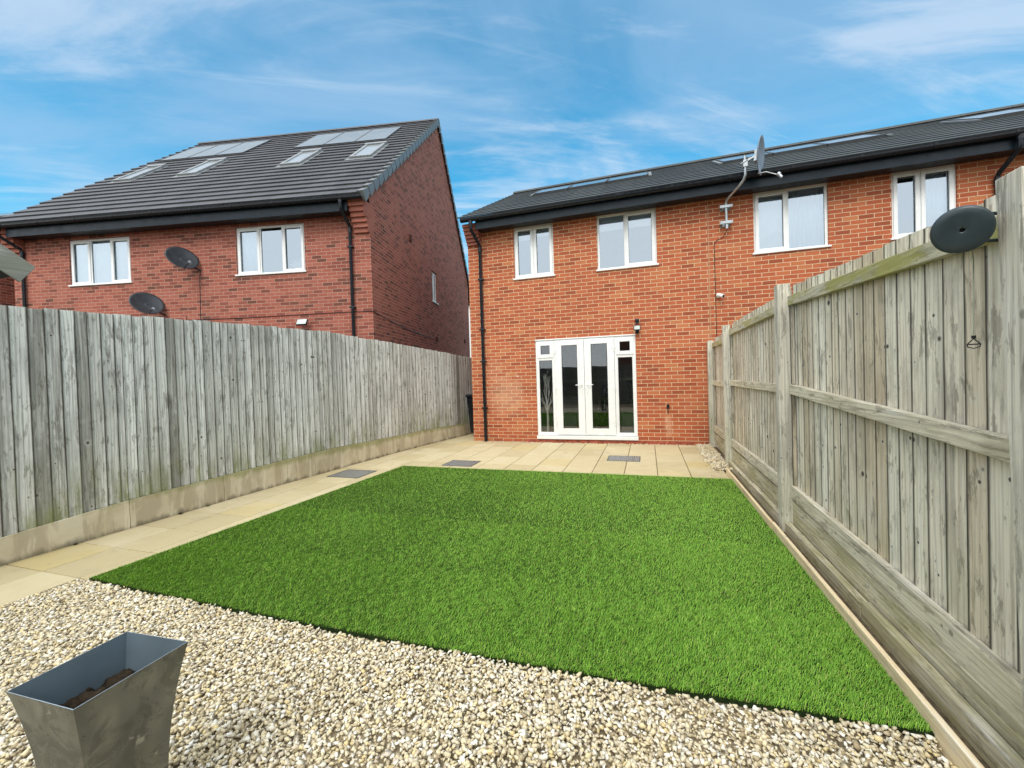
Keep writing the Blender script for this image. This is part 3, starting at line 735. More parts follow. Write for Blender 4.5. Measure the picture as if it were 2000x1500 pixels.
def gutter(parent, fn, u0, u1, d, zt, r=.058):
    prof = [(d+r*math.cos(a), zt-.012+r*math.sin(a)*1.05) for a in np.linspace(math.pi, 2*math.pi, 9)]
    prof = [(d-r-.004, zt+.004)]+prof+[(d+r+.004, zt+.004)]+[(d+(r-.006)*math.cos(a), zt-.012+(r-.006)*math.sin(a)) for a in np.linspace(2*math.pi, math.pi, 9)]
    m = MB(); m.prism(prof, lambda u, y, z: fn(u, y, z), u0, u1)
    for q in np.arange(u0+.4, u1, .95): m.prism([(d+(r+.006)*math.cos(a), zt-.012+(r+.006)*math.sin(a)*1.05) for a in np.linspace(math.pi, 2*math.pi, 9)]+[(d+r, zt-.0), (d-r, zt-.0)], lambda u, y, z: fn(u, y, z), q, q+.04)
    return m.build('gutter', M_black, parent)
def downpipe(parent, fn, u, dgut, zt, zb=0., u_top=None, clips=(1.1, 2.3, 3.4)):
    ut = u if u_top is None else u_top
    m = MB(); r = .034
    m.tube([fn(ut, dgut, zt-.06), fn(ut, dgut, zt-.22), fn(ut+(u-ut)*.1, dgut+.02, zt-.26), fn(u-(u-ut)*.1, -.075, zt-.47), fn(u, -.052, zt-.52), fn(u, -.052, zb)], r, 10)
    m.tube([fn(ut, dgut, zt-.05), fn(ut, dgut, zt-.13)], r+.010, 10); m.tube([fn(u, -.052, zt-.53), fn(u, -.052, zt-.63)], r+.007, 10)
    p = m.build('downpipe', M_black, parent)
    for z in clips: c = MB(); c.mbox(fn, u-.062, u+.062, -.088, -.001, z, z+.035); c.build('bracket', M_black, p, bevel=.004)
    return p

# ---------------------------------------------------------------- right-hand terrace
D = 8.672; XA = -3.737; XE = 11.0
def terrace():
    t = thing('terraced_house', 'orange brick terrace facing the lawn with french doors and a low dark roof', 'house', (0, D, 0))
    fn = lambda u, d, z: (u, d, z)             # local, wall face at y = 0
    dr = (-2.253, -.204, .10, 2.159)
    wins = [(-2.665, -1.800, 3.497, 4.61), (-.899, .239, 3.497, 4.61), (1.908, 3.057, 3.497, 4.61), (3.95, 4.808, 3.497, 4.61), (6.1, 7.25, 3.497, 4.61)]
    m = MB(); wall(m, fn, XA, XE, -.1, 4.72, [dr]+wins)
    dep = 2*(12.6-D)
    m.add([(XA, 0, -.1), (XA, dep, -.1), (XA, dep, 4.72), (XA, dep/2, 6.98), (XA, 0, 4.72)], [(0, 1, 2, 3, 4)])
    m.add([(XE, 0, -.1), (XE, dep, -.1), (XE, dep, 4.72), (XE, dep/2, 6.98), (XE, 0, 4.72)], [(4, 3, 2, 1, 0)])
    m.add([(XA, dep, -.1), (XE, dep, -.1), (XE, dep, 4.72), (XA, dep, 4.72)], [(0, 1, 2, 3)])
    m.build('wall', MB_, t)
    jt = MB(); jt.box(1.150, 1.162, -.0025, .002, 2.0, 4.60); jt.build('movement_joint', M_joint2, t)
    # plinth: bricks on edge at the foot
    p = MB(); x = -2.50
    while x < .72: p.box(x+.006, x+.212, -.014, -.0015, -.03, .058); x += .222
    p.build('plinth', M_plinth, t, bevel=.003)
    # eave
    f = MB(); f.box(XA+.33, XE, -.335, -.315, 4.565, 4.79); f.build('fascia', M_fascia, t, bevel=.003)
    s_ = MB(); s_.box(XA+.33, XE, -.314, -.002, 4.60, 4.618); s_.build('soffit', M_soffit, t)
    gutter(t, fn, XA+.03, XE, -.402, 4.795)
    # corbel at the gable corner
    c = MB()
    for k in range(6): c.box(XA+.001+.0, XA+.325, -.055-.045*k, -.0018, 4.34+.066*k, 4.34+.066*(k+1)-.003)
    c.build('corbel', M_corb, t, bevel=.003)
    rf = MB(); te, ze, tr_, zr_ = -.42, 4.82, 12.6-D, 7.10
    steproof(rf, te, ze, tr_, zr_, XA-.06, XE, .345, .020); steproof(rf, dep+.42, ze, tr_, zr_, XA-.06, XE, .345, .020)
    for k in range(int((XE-XA)/.45)):
        a = XA-.06+.45*k; rf.prism([(tr_-.14, zr_-.035), (tr_-.09, zr_+.035), (tr_, zr_+.065), (tr_+.09, zr_+.035), (tr_+.14, zr_-.035)], lambda s, y, z: (s, y, z), a, a+.445)
    r_ = rf.build('roof', M_tileR, t)
    L = math.hypot(tr_-te, zr_-ze); dt, dz_ = (tr_-te)/L, (zr_-ze)/L
    def rp(s, d, h): return (s, te+dt*d-dz_*h, ze+dz_*d+dt*h)
    groups = [[(-2.65, -1.80), (-1.75, -.85), (-.80, .12)], [(1.75, 2.7), (2.75, 3.7), (3.75, 4.72)], [(6.2, 7.2), (7.25, 8.2), (8.25, 9.2)]]
    for g_ in groups:
        for a, b in g_:
            q = MB(); q.mbox(rp, a, b, 2.62, 3.62, .02, .062); o = q.build('solar_panel', M_solarR, r_, bevel=.004)
            e = MB(); frame4(e, lambda u, h, d: rp(u, d, h), a-.012, b+.012, 2.608, 3.632, .022, .015, .068); e.build('panel_frame', M_frameg, o)
        for a, b in (g_[0], g_[-1]):
            x = a-.1 if (a, b) == g_[0] else b+.03
            q = MB(); q.mbox(rp, x, x+.07, 2.5, 3.7, .02, .05); q.build('flashing', M_verge, r_)
    # windows
    for i, (a, b, c, d) in enumerate(wins):
        cells = {0: [(0, .5, 1), (.5, 1, 1)], 1: [(0, .48, 0), (.48, 1, 1)], 2: [(0, .47, 1), (.47, 1, 0)], 3: [(0, .46, 1), (.46, 1, 1)], 4: [(0, .5, 1), (.5, 1, 0)]}[i]
        window(t, fn, a, b, c, d, cells)
    downpipe(t, fn, XA+.305, -.40, 4.80, -.02, XA+.255, clips=(.72, 1.75, 2.45, 3.55))
    downpipe(t, fn, 5.27, -.40, 4.80, 0, 5.32, clips=(1, 2.3, 3.8))
    french_doors(t, fn, *dr)
    # ground floor room behind the doors
    r = MB(); x0, x1, y0, y1, z0, z1 = -3.4, .9, .16, 4.2, .05, 2.45
    for q in (((x0, y1, z0), (x1, y1, z0), (x1, y1, z1), (x0, y1, z1)), ((x0, y0, z0), (x0, y1, z0), (x0, y1, z1), (x0, y0, z1)), ((x1, y0, z0), (x1, y1, z0), (x1, y1, z1), (x1, y0, z1)),
              ((x0, y0, z0), (x1, y0, z0), (x1, y1, z0), (x0, y1, z0)), ((x0, y0, z1), (x1, y0, z1), (x1, y1, z1), (x0, y1, z1))):
        r.add(q, [(0, 1, 2, 3)])
    r.build('living_room', M_roomd, t)
    return t
M_joint2 = mat_plain('mastic_joint', (.40, .26, .15), .8)
def french_doors(t, fn, a, b, c, d):
    fz = c+.045; m = MB(); y0, y1 = .012, .082; sw = .415
    m.mbox(fn, a+.001, a+.05, y0, y1, fz, d-.001); m.mbox(fn, b-.05, b-.001, y0, y1, fz, d-.001); m.mbox(fn, a+.05, b-.05, y0, y1, d-.052, d-.001); m.mbox(fn, a+.05, b-.05, y0, y1, fz, fz+.05)
    xl, xr = a+sw, b-sw
    m.mbox(fn, xl-.045, xl, y0+.001, y1-.001, fz+.05, d-.052); m.mbox(fn, xr, xr+.045, y0+.001, y1-.001, fz+.05, d-.052)
    tz = 1.775
    m.mbox(fn, a+.05, xl-.045, y0+.002, y1-.002, tz-.022, tz+.022); m.mbox(fn, xr+.045, b-.05, y0+.002, y1-.002, tz-.022, tz+.022)
    fr = m.build('door_frame', M_white, t, bevel=.004)
    s_ = MB(); s_.mbox(fn, a-.01, b+.01, -.045, .010, c-.03, c+.042); s_.build('sill', M_white, fr, bevel=.006)
    hd = MB(); hd.mbox(fn, a-.005, b+.005, -.012, .011, d-.0015, d+.022); hd.build('head_trim', M_white, fr, bevel=.003)
    for x0, x1 in ((a+.05, xl-.045), (xr+.045, b-.05)):
        g = MB(); frame4(g, fn, x0-.01, x1+.01, tz+.012, d-.042, .072, y0-.014, y0+.03); o = g.build('top_light', M_white, t, bevel=.005)
        g = MB(); pane(g, fn, x0+.055, x1-.055, tz+.075, d-.105, y0+.012); g.build('glass', M_dglass, o)
        g = MB(); frame4(g, fn, x0+.060, x1-.060, tz+.083, d-.113, .006, y0+.000, y0+.008); g.build('gasket', M_gasket, o)
        g = MB(); frame4(g, fn, x0-.001, x1+.001, fz+.049, tz-.021, .022, y0+.004, y0+.03); o = g.build('side_light', M_white, t, bevel=.004)
        g = MB(); pane(g, fn, x0+.018, x1-.018, fz+.07, tz-.04, y0+.02); g.build('glass', M_dglass, o)
        g = MB(); frame4(g, fn, x0+.0215, x1-.0215, fz+.0715, tz-.0435, .006, y0+.006, y0+.016); g.build('gasket', M_gasket, o)
    mid = (xl+xr)/2
    for k, (x0, x1) in enumerate(((xl+.004, mid-.003), (mid+.003, xr-.004))):
        z0, z1 = fz+.022, d-.026; st = .138
        g = MB(); g.mbox(fn, x0, x0+st, y0-.016, y0+.04, z0, z1); g.mbox(fn, x1-st, x1, y0-.016, y0+.04, z0, z1)
        g.mbox(fn, x0+st, x1-st, y0-.016, y0+.04, z0, z0+.13); g.mbox(fn, x0+st, x1-st, y0-.016, y0+.04, z1-.105, z1)
        lf = g.build('door_leaf', M_white, t, bevel=.005)
        g = MB(); pane(g, fn, x0+st-.004, x1-st+.004, z0+.126, z1-.10, y0+.012); g.build('glass', M_dglass, lf)
        g = MB(); frame4(g, fn, x0+st-.001, x1-st+.001, z0+.129, z1-.104, .007, y0-.004, y0+.008); g.build('gasket', M_gasket, lf)
        hx = x1-.052 if k == 0 else x0+.052; sg = -1 if k == 0 else 1
        g = MB(); g.mbox(fn, hx-.014, hx+.014, y0-.026, y0-.0165, 1.02, 1.24); g.tube([fn(hx, y0-.02, 1.20), fn(hx, y0-.062, 1.20), fn(hx+sg*.012, y0-.068, 1.20), fn(hx+sg*.125, y0-.066, 1.196)], .0085, 8)
        g.mbox(fn, hx-.005, hx+.005, y0-.030, y0-.0262, 1.075, 1.10); g.build('handle', M_white, lf)
        hxx = x0+.004 if k == 0 else x1-.004
        for z in (.36, 1.06, 1.86):
            g = MB(); g.tube([fn(hxx, y0-.026, z), fn(hxx, y0-.026, z+.10)], .010, 8); g.mbox(fn, min(hxx, hxx-sg*.075), max(hxx, hxx-sg*.075), y0-.022, y0-.0165, z+.055, z+.095); g.build('hinge', M_white, lf)
terrace()

def curtain(name, label, x0, x1, z0, z1, y, mat, amp=.02, n=9, fnw=None):
    m = MB(); k = n*6; vs = []
    for z in (z0, z1):
        for i in range(k+1):
            f = i/k; vs.append((x0+(x1-x0)*f, y+amp*math.sin(f*n*2*math.pi)*(1.1 if z == z0 else .8), z))
    vs = [fnw(*q) for q in vs] if fnw else vs
    m.add(vs, [(i, i+1, k+2+i, k+1+i) for i in range(k)], smooth=True)
    o = m.build(name, mat); so_ = o.modifiers.new('solid', 'SOLIDIFY'); so_.thickness = .002
    return tag(o, label, 'curtain' if name == 'curtain' else 'blind')
Y = D+.125
curtain('curtain', 'pale curtain behind the right pane of the bedroom window right of the aerial mast', 2.44, 3.12, 3.4, 4.70, Y, M_curt)
curtain('curtain', 'pale curtain behind the left pane of the bedroom window right of the aerial mast', 1.80, 2.42, 3.4, 4.70, Y, M_blind, .006, 4)
curtain('curtain', 'pale curtain in the right half of the upstairs window above the reel', 4.30, 4.90, 3.4, 4.70, Y, M_curt)
def blind(label, x0, x1, z0, z1, y, fnw=None):
    m = MB(); fn_ = fnw or I3; m.mbox(fn_, x0, x1, y, y+.004, z0, z1); m.mbox(fn_, x0, x1, y-.012, y+.016, z0-.018, z0-.001)
    return tag(m.build('roller_blind', M_blind), label, 'blind')
blind('short white roller blind in the left pane of the upstairs window above the french doors', -.95, -.34, 4.33, 4.66, D+.115)
blind('short white roller blind in the right pane of the upstairs window above the french doors', -.33, .30, 4.33, 4.66, D+.115)
blind('white roller blind in the left pane of the narrow upstairs window by the downpipe', -2.72, -2.235, 4.36, 4.66, D+.115)
blind('white roller blind in the right pane of the narrow upstairs window by the downpipe', -2.225, -1.75, 4.40, 4.66, D+.115)

# things inside the room
def twig_tree(x, y, z):
    t = thing('twig_tree', 'white bare twig tree standing inside the left french door side light', 'ornament', (x, y, z))
    m = MB(); m.tube([(0, 0, 0), (.01, 0, .35), (0, 0, .68)], .030, 8, r1=.020)
    random.seed(21)
    def br(p, d, l, r, dep):
        e = p+d*l; mid_ = p+d*l*.5+Vector((random.uniform(-.01, .01), 0, .012))
        m.tube([p, mid_, e], r*1.45, 5, r1=r*.8)
        if dep:
            for k in range(random.choice([2, 3, 3])):
                a = random.uniform(-.55, .55); q = Vector((d.x*math.cos(a)-d.z*math.sin(a), d.y+random.uniform(-.15, .15), d.x*math.sin(a)+d.z*math.cos(a))).normalized()
                if q.z < .25: q.z = .4; q.normalize()
                br(p+d*l*random.uniform(.55, 1.0), q, l*random.uniform(.55, .85), r*.6, dep-1)
    for a, z0, l in ((-.5, .50, .30), (.45, .48, .32), (-.25, .64, .34), (.22, .62, .34), (.0, .68, .36), (.65, .58, .26), (-.62, .60, .22)):
        br(Vector((0, 0, z0)), Vector((math.sin(a)*.8, random.uniform(-.1, .1), math.cos(a))).normalized(), l, .0095, 2)
    m.build('branches', M_twig, t); b = MB(); b.tube([(0, 0, -.0), (0, 0, .03)], .08, 16); b.build('base', M_twig, t)
twig_tree(-2.07, D+.165, .13)
def sofa():
    t = thing('sofa', 'light grey sofa seen low behind the left french door side light', 'sofa', (-2.55, D+1.5, .055))
    for nm, bx in (('seat', (-.35, .95, -.4, .35, .12, .42)), ('backrest', (-.35, .95, .36, .56, .12, .82)), ('armrest', (.96, 1.12, -.4, .56, .12, .6))):
        m = MB(); m.box(*bx); m.build(nm, M_sofa, t, bevel=.05, seg=4)
    for q in ((-.25, -.3), (1.0, -.3), (-.25, .45), (1.0, .45)): m = MB(); m.tube([(q[0], q[1], 0), (q[0], q[1], .12)], .02, 8); m.build('leg', M_dark, t)
sofa()
def tv():
    t = thing('television', 'black television on a low unit inside the right french door side light', 'television', (.10, D+1.1, .055))
    m = MB(); m.box(-.55, .55, -.02, .02, .62, 1.18); m.build('screen', M_dark, t, bevel=.006)
    m = MB(); m.box(-.12, .12, -.09, .09, .452, .47); m.box(-.03, .03, -.015, .015, .47, .62); m.build('stand', M_dark, t, bevel=.003)
    t2 = thing('media_unit', 'low grey unit under the television inside the right side light', 'cabinet', (.10, D+1.1, .055))
    m = MB(); m.box(-.65, .62, -.2, .2, 0.02, .45); m.build('carcass', M_sofa, t2, bevel=.006)
    m = MB(); m.box(-.64, -.02, -.215, -.201, .04, .43); m.build('door', M_sofa, t2, bevel=.003)
tv()
def vase():
    prof = [(.0, 0), (.10, 0), (.13, .08), (.16, .22), (.15, .36), (.09, .48), (.05, .56), (.07, .62), (.10, .68), (.07, .76), (.05, .83), (0, .84)]
    m = MB(); n = 20; vs = [(r*math.cos(2*math.pi*j/n), r*math.sin(2*math.pi*j/n), z) for r, z in prof for j in range(n)]
    m.add(vs, [(k*n+j, k*n+(j+1) % n, (k+1)*n+(j+1) % n, (k+1)*n+j) for k in range(len(prof)-1) for j in range(n)], smooth=True)
    tag(m.build('vase', M_dark, loc=(-.90, D+.75, .30)), 'dark curvy vase seen low behind the right french door leaf', 'vase')
    m = MB(); m.box(-.16, .16, -.16, .16, .0, .24); tag(m.build('plinth_box', M_dark, loc=(-.90, D+.75, .056)), 'dark low block carrying the vase behind the right french door leaf', 'stand')
vase()

# ---------------------------------------------------------------- left semi-detached house
LO = Vector((-5.6084, 7.7445, 0)); LA = R(11.548)
lw = lambda s, t_, z: (LO.x+s*math.cos(LA)-t_*math.sin(LA), LO.y+s*math.sin(LA)+t_*math.cos(LA), z)
def semi(name, label, loc, rz_, SW, wins, TE, ZE, TR, ZR, DEP, rl, solar, brick, tile, pipes, full=True, wallz=5.20):
    t = thing(name, label, 'house', loc, rz_)
    fn = lambda u, d, z: (u, d, z); fg = lambda u, d, z: (-d, u, z)       # front wall; right gable wall (u runs back)
    m = MB(); wall(m, fn, -SW, 0, -.1, wallz, [q[0] for q in wins])
    gw = (4.42, 5.03, 3.91, 4.93)
    zz = wallz
    wall(m, fg, 0, DEP, -.1, zz, [gw] if full else [])
    k = (ZR-ZE)/(TR-TE); top = ZR-.07; TB0, ZB0 = (10.85, 4.85) if full else (2*TR-TE, ZE)
    zb_ = (ZB0+(ZR-ZB0)*(TB0-DEP)/(TB0-TR)-.05); m.add([(0, 0, zz), (0, DEP, zz), (0, DEP, max(zz+.01, zb_)), (0, TR, top), (0, 0, ZE+k*(0-TE)-.05)], [(0, 1, 2, 3, 4)])
    m.add([(-SW, 0, -.1), (-SW, DEP, -.1), (-SW, DEP, zz+.05), (-SW, TR, top), (-SW, 0, zz)], [(4, 3, 2, 1, 0)])
    m.add([(-SW, DEP, -.1), (0, DEP, -.1), (0, DEP, zz), (-SW, DEP, zz)], [(0, 1, 2, 3)])
    m.build('wall', brick, t)
    for (h, cells) in wins: window(t, fn, *h, cells, room=True)
    if full: window(t, fg, *gw, [(0, .5, 0), (.5, 1, 1)], set_=.055, rdepth=1.0)
    f = MB(); f.box(-SW+.33, -.335, TE+.085, TE+.105, ZE-.29, ZE-.04); f.build('fascia', M_fascia, t, bevel=.003)
    s_ = MB(); s_.box(-SW+.33, -.335, TE+.106, -.002, ZE-.258, ZE-.24); s_.build('soffit', M_soffit, t)
    gutter(t, fn, -SW-.05, .03, TE+.02, ZE-.025, .062)
    rf = MB()
    n, g, (dt, dz_), (nt_, nz_) = steproof(rf, TE, ZE, TR, ZR, -SW-.07, .0, .345, .040)
    TB = 2*TR-TE if not full else 10.85; ZB = ZE if not full else 4.85
    steproof(rf, TB, ZB, TR, ZR, -SW-.07, .0, .345, .040); Lb = math.hypot(TB-TR, ZR-ZB); bt, bz_ = (TB-TR)/Lb, (ZR-ZB)/Lb; gb = Lb/max(1, round(Lb/.345)); nb = round(Lb/gb)
    x = -SW-.07
    while x < .05: rf.prism([(TR-.15, ZR-.06), (TR-.09, ZR+.02), (TR, ZR+.05), (TR+.09, ZR+.02), (TR+.15, ZR-.06)], lambda s, y, z: (s, y, z), x, min(x+.445, .08)); x += .45
    r_ = rf.build('roof', tile, t)
    def rp(s, d, h): return (s, TE+dt*d+nt_*h, ZE+dz_*d+nz_*h)
    def rb(s, d, h): return (s, TB-bt*d+bz_*h, ZB+bz_*d+bt*h)
    v = MB(); v2 = MB()
    for q, mm, nn_, gg in ((rp, v, n, g), (rb, v2, nb, gb)):
        for i in range(nn_):
            a, b = i*gg+.006, (i+1)*gg-.030
            mm.add([q(-.06, a, .062), q(.082, a, .062), q(.082, b, .022), q(-.06, b, .022), q(-.06, a, .0), q(.082, a, -.175), q(.082, b, -.095), q(-.06, b, -.0), q(.066, a, -.175), q(.066, b, -.095)],
                   [(0, 1, 2, 3), (1, 5, 6, 2), (0, 4, 5, 1), (5, 8, 9, 6), (3, 2, 6, 7)])
    v.build('verge_cap', M_verge, r_); v2.build('verge_cap', M_verge, r_)
    u_ = MB(); u_.mbox(lambda u, d, z: rp(u, z, d), .001, .016, -.195, -.10, .12, n*g-.05); u_.build('undercloak', M_uc, r_)
    for (s0, s1) in solar:
        q = MB(); q.mbox(rp, s0+.012, s1-.012, 5.30, 7.10, .02, .052); o = q.build('solar_panel', M_solar, r_, bevel=.004)
        e = MB(); frame4(e, lambda u, h, d: rp(u, d, h), s0+.001, s1-.001, 5.28, 7.12, .020, .016, .058); e.build('panel_frame', M_frameg, o)
    for (s0, s1, d0, d1) in rl:
        e = MB(); frame4(e, lambda u, h, d: rp(u, d, h), s0, s1, d0, d1, .085, .01, .085); e.mbox(rp, s0-.02, s1+.02, d1-.10, d1+.05, .012, .105); o = e.build('rooflight', M_rlf, r_, bevel=.006)
        q = MB(); q.mbox(rp, s0+.084, s1-.084, d0+.084, d1-.10, .02, .062); q.build('glass', M_rlglass, o)
        q = MB(); q.mbox(rp, s0-.09, s1+.09, d0-.16, d0-.002, .02, .036); q.mbox(rp, s0-.09, s0-.002, d0, d1, .02, .034); q.mbox(rp, s1+.002, s1+.09, d0, d1, .02, .034); q.build('flashing', M_verge, o)
    for sx0 in (-.33, -SW):
        c = MB(); w0, w1 = (sx0, -.001) if sx0 > -1 else (sx0+.001, sx0+.33)
        for k_ in range(6): c.box(w0, w1, -.055-.050*k_, -.0018, ZE-.66+.096*k_, ZE-.66+.096*(k_+1)-.004)
        c.box(w0, w1, TE+.03, -.0018, ZE-.083, ZE-.03)
        if sx0 > -1: c.box(.0, .0028, -.29, .20, ZE-.66+.30, ZE-.05); c.box(.0, .0028, -.10, .20, ZE-.66, ZE-.362)
        c.build('corbel', M_corb, t, bevel=.003)
    for (u, ut) in pipes: downpipe(t, fn, u, TE+.02, ZE-.02, 0, ut, clips=(1.2, 3.0, 4.3))
    return t
M_uc = mat_plain('undercloak_pink', (.42, .24, .19), .85)
M_rlf = mat_plain('rooflight_frame', (.26, .275, .28), .35, var=.1)
semi('semi_detached_house', 'red brick pair of houses behind the left fence with steep grey roof and rooflights', tuple(LO), LA, 8.93,
     [((-7.40, -5.795, 3.862, 4.935), [(0, .335, 1), (.335, .67, 0), (.67, 1, 1)]), ((-3.145, -1.515, 3.862, 4.935), [(0, .345, 1), (.345, .675, 0), (.675, 1, 1)])],
     -.42, 5.27, 5.66, 10.40, 9.95,
     [(-8.26, -7.70, 2.95, 4.38), (-6.28, -5.72, 2.95, 4.42), (-3.30, -2.72, 3.02, 4.42), (-1.38, -.78, 3.12, 4.56)],
     [(-8.64, -7.67), (-7.67, -6.70), (-6.70, -5.70), (-4.02, -3.03), (-3.03, -2.03), (-2.03, -1.02)], ML_, M_tileL, [(-.43, -.44), (-8.60, -8.70)])
# cream blinds, curtain and pampas in its windows
def lfn(x, y, z): return lw(x, y, z)
blind('full pale blind in the left pane of the far left upstairs window', -7.45, -6.87, 3.80, 4.98, .115, lfn)
blind('full pale blind in the middle pane of the far left upstairs window', -6.86, -6.33, 3.80, 4.90, .115, lfn)
blind('full pale blind in the right pane of the far left upstairs window', -6.32, -5.72, 3.80, 4.98, .115, lfn)
curtain('curtain', 'gathered curtain in the left pane of the upstairs window with pampas plumes', -3.20, -2.63, 3.80, 4.98, .13, M_curt, .018, 6, lfn)
def pampas():
    t = thing('pampas_arrangement', 'cream pampas plumes on the sill inside the right pane of the left house', 'dried plant', lw(-1.78, .20, 3.88), LA)
    v = MB(); v.tube([(0, 0, -.02), (0, 0, .1)], .035, 12, r1=.025); v.build('vase', M_white, t)
    p = MB()
    for k in range(9):
        a = -1.1+2.2*k/8; d = Vector((math.sin(a), random.uniform(-.15, .15), math.cos(a)*.9+.25)).normalized(); l = random.uniform(.26, .34)
        p.tube([Vector((0, 0, .09)), d*l*.45+Vector((0, 0, .08)), d*l*.8+Vector((0, 0, .07)), d*l+Vector((0, 0, .05))], .012, 6, r1=.003)
        p.tube([d*l*.4+Vector((0, 0, .08)), d*l*.75+Vector((0, 0, .08))], .022, 6, r1=.014)
    p.build('plume', M_pampas, t)
pampas()
# neighbouring roof farther left
HL = lw(-10.35, 0, 0)
semi('semi_detached_house', 'red brick house at the far left edge mostly hidden behind its neighbour', HL, LA, 8.5,
     [((-7.1, -5.5, 3.862, 4.935), [(0, .335, 1), (.335, .67, 0), (.67, 1, 1)])], -.42, 5.27, 4.0, 7.60, 8.0, [], [], ML_, M_tileL, [(-.43, -.44)], full=False)
def far_panels():
    for o in list(S.objects):
        if o.name == 'roof.002':
            dt, dz_ = 4.42, 2.33; L = math.hypot(dt, dz_); dt /= L; dz_ /= L
            rp = lambda s, d, h: (s, -.42+dt*d-dz_*h, 5.27+dz_*d+dt*h)
            for s in (-1.5, -2.5, -3.5, -4.5, -5.5):
                q = MB(); q.mbox(rp, s-.97, s, 3.1, 4.5, .02, .06); q.build('solar_panel', M_solar, o)
far_panels()
# white house far behind the alley
def far_house():
    t = thing('rendered_house', 'distant white rendered house glimpsed in the gap between the brick houses', 'house', (-13.6, 31, 0))
    m = MB(); m.box(-2.5, 2.2, 0, 8, -.1, 7.4); m.build('wall', M_render, t)
    r = MB(); r.prism([(-2.8, 7.3), (-.15, 8.95), (2.5, 7.3)], lambda a, x, z: (x, a, z), -.3, 8.3); r.build('roof', M_render, t)
    q = MB(); q.box(.55, .95, -.03, -.002, 6.0, 7.0); q.build('window_panel', M_plinth, t)
far_house()

# wall-mounted vents on the gable
for (t_, z, lab) in ((2.49, 5.30, 'upper small terracotta vent on the left gable wall'), (4.74, 2.72, 'small dark vent low on the left gable wall'), (8.9, 3.0, 'farthest small vent low on the left gable wall')):
    m = MB(); m.mbox(lw, .001, .045, t_-.055, t_+.055, z-.085, z+.085)
    for k in range(4): m.mbox(lw, .0455, .055, t_-.045, t_+.045, z-.07+.036*k, z-.052+.036*k)
    tag(m.build('wall_vent', M_terr), lab, 'wall vent', 'vents on the left gable wall')

# ---------------------------------------------------------------- satellite dishes
SAT = Vector((.85, -.25, .46)).normalized()
def dish(label, c, wallpt, a=.31, b=.29, mat=None, metal=None, mast=False, nn=None):
    c = Vector(c); n = nn or SAT; t = thing('satellite_dish', label, 'satellite dish', c, 0, 'satellite dishes on the houses')
    vx = Vector((0, 0, 1)).cross(n).normalized(); vy = n.cross(vx)
    rings, seg = 8, 40; vs = []
    for k in range(rings+1):
        f = k/rings
        for j in range(seg):
            th = 2*math.pi*j/seg; vs.append(vx*math.cos(th)*a*f+vy*math.sin(th)*b*f+n*(.055*f*f-.055))
    m = MB(); m.add(vs, [(k*seg+j, k*seg+(j+1) % seg, (k+1)*seg+(j+1) % seg, (k+1)*seg+j) for k in range(rings) for j in range(seg)], smooth=True)
    o = m.build('reflector', mat, t); sm = o.modifiers.new('solid', 'SOLIDIFY'); sm.thickness = .008
    m = MB(); foot = -vy*b*.93; tip = n*.30-vy*.36*b/.29+vx*.0
    m.tube([foot-n*.02, foot+n*.10, tip], .008, 8); m.build('arm', metal, t)
    l = MB(); dl = (-tip+Vector((0, 0, 0))).normalized(); l.tube([tip-dl*.05, tip+dl*.01], .024, 12); l.tube([tip+dl*.01, tip+dl*.045], .033, 12); l.build('receiver', M_steel if mast else M_dishg, t)
    w = Vector(wallpt)-c; br = MB(); br.tube([-n*.06, -n*.11, (-n*.11+w)*.5 if not mast else w], .018, 8)
    if not mast: br.tube([(-n*.11+w)*.5, w], .018, 8)
    br.add(*boxv(-n*.07, vx, vy, n, .07, .09, .02)); br.build('bracket', metal, t)
    return t
def boxv(c, x, y, z, a, b, d):
    vs = [c+x*(a*i)+y*(b*j)+z*(d*k) for k in (-1, 1) for j in (-1, 1) for i in (-1, 1)]
    return vs, [(0, 2, 3, 1), (4, 5, 7, 6), (0, 1, 5, 4), (2, 6, 7, 3), (0, 4, 6, 2), (1, 3, 7, 5)]
M_lampw = mat_plain('receiver_white', (.62, .66, .68), .4)
dish('charcoal satellite dish on the left house wall between its two upstairs windows', lw(-4.19, -.30, 4.25), lw(-4.02, 0, 4.02), mat=M_dishd, metal=M_black)
dish('charcoal satellite dish just above the left fence top', lw(-5.10, -.30, 3.30), lw(-4.95, 0, 3.06), mat=M_dishd, metal=M_black)
dish('grey satellite dish on the bent mast above the terrace gutter', (1.905, 8.06, 4.985), (1.69, 8.10, 4.93), .29, .31, mat=M_dishg, metal=M_steel, mast=True, nn=Vector((.93, -.36, -.10)).normalized())
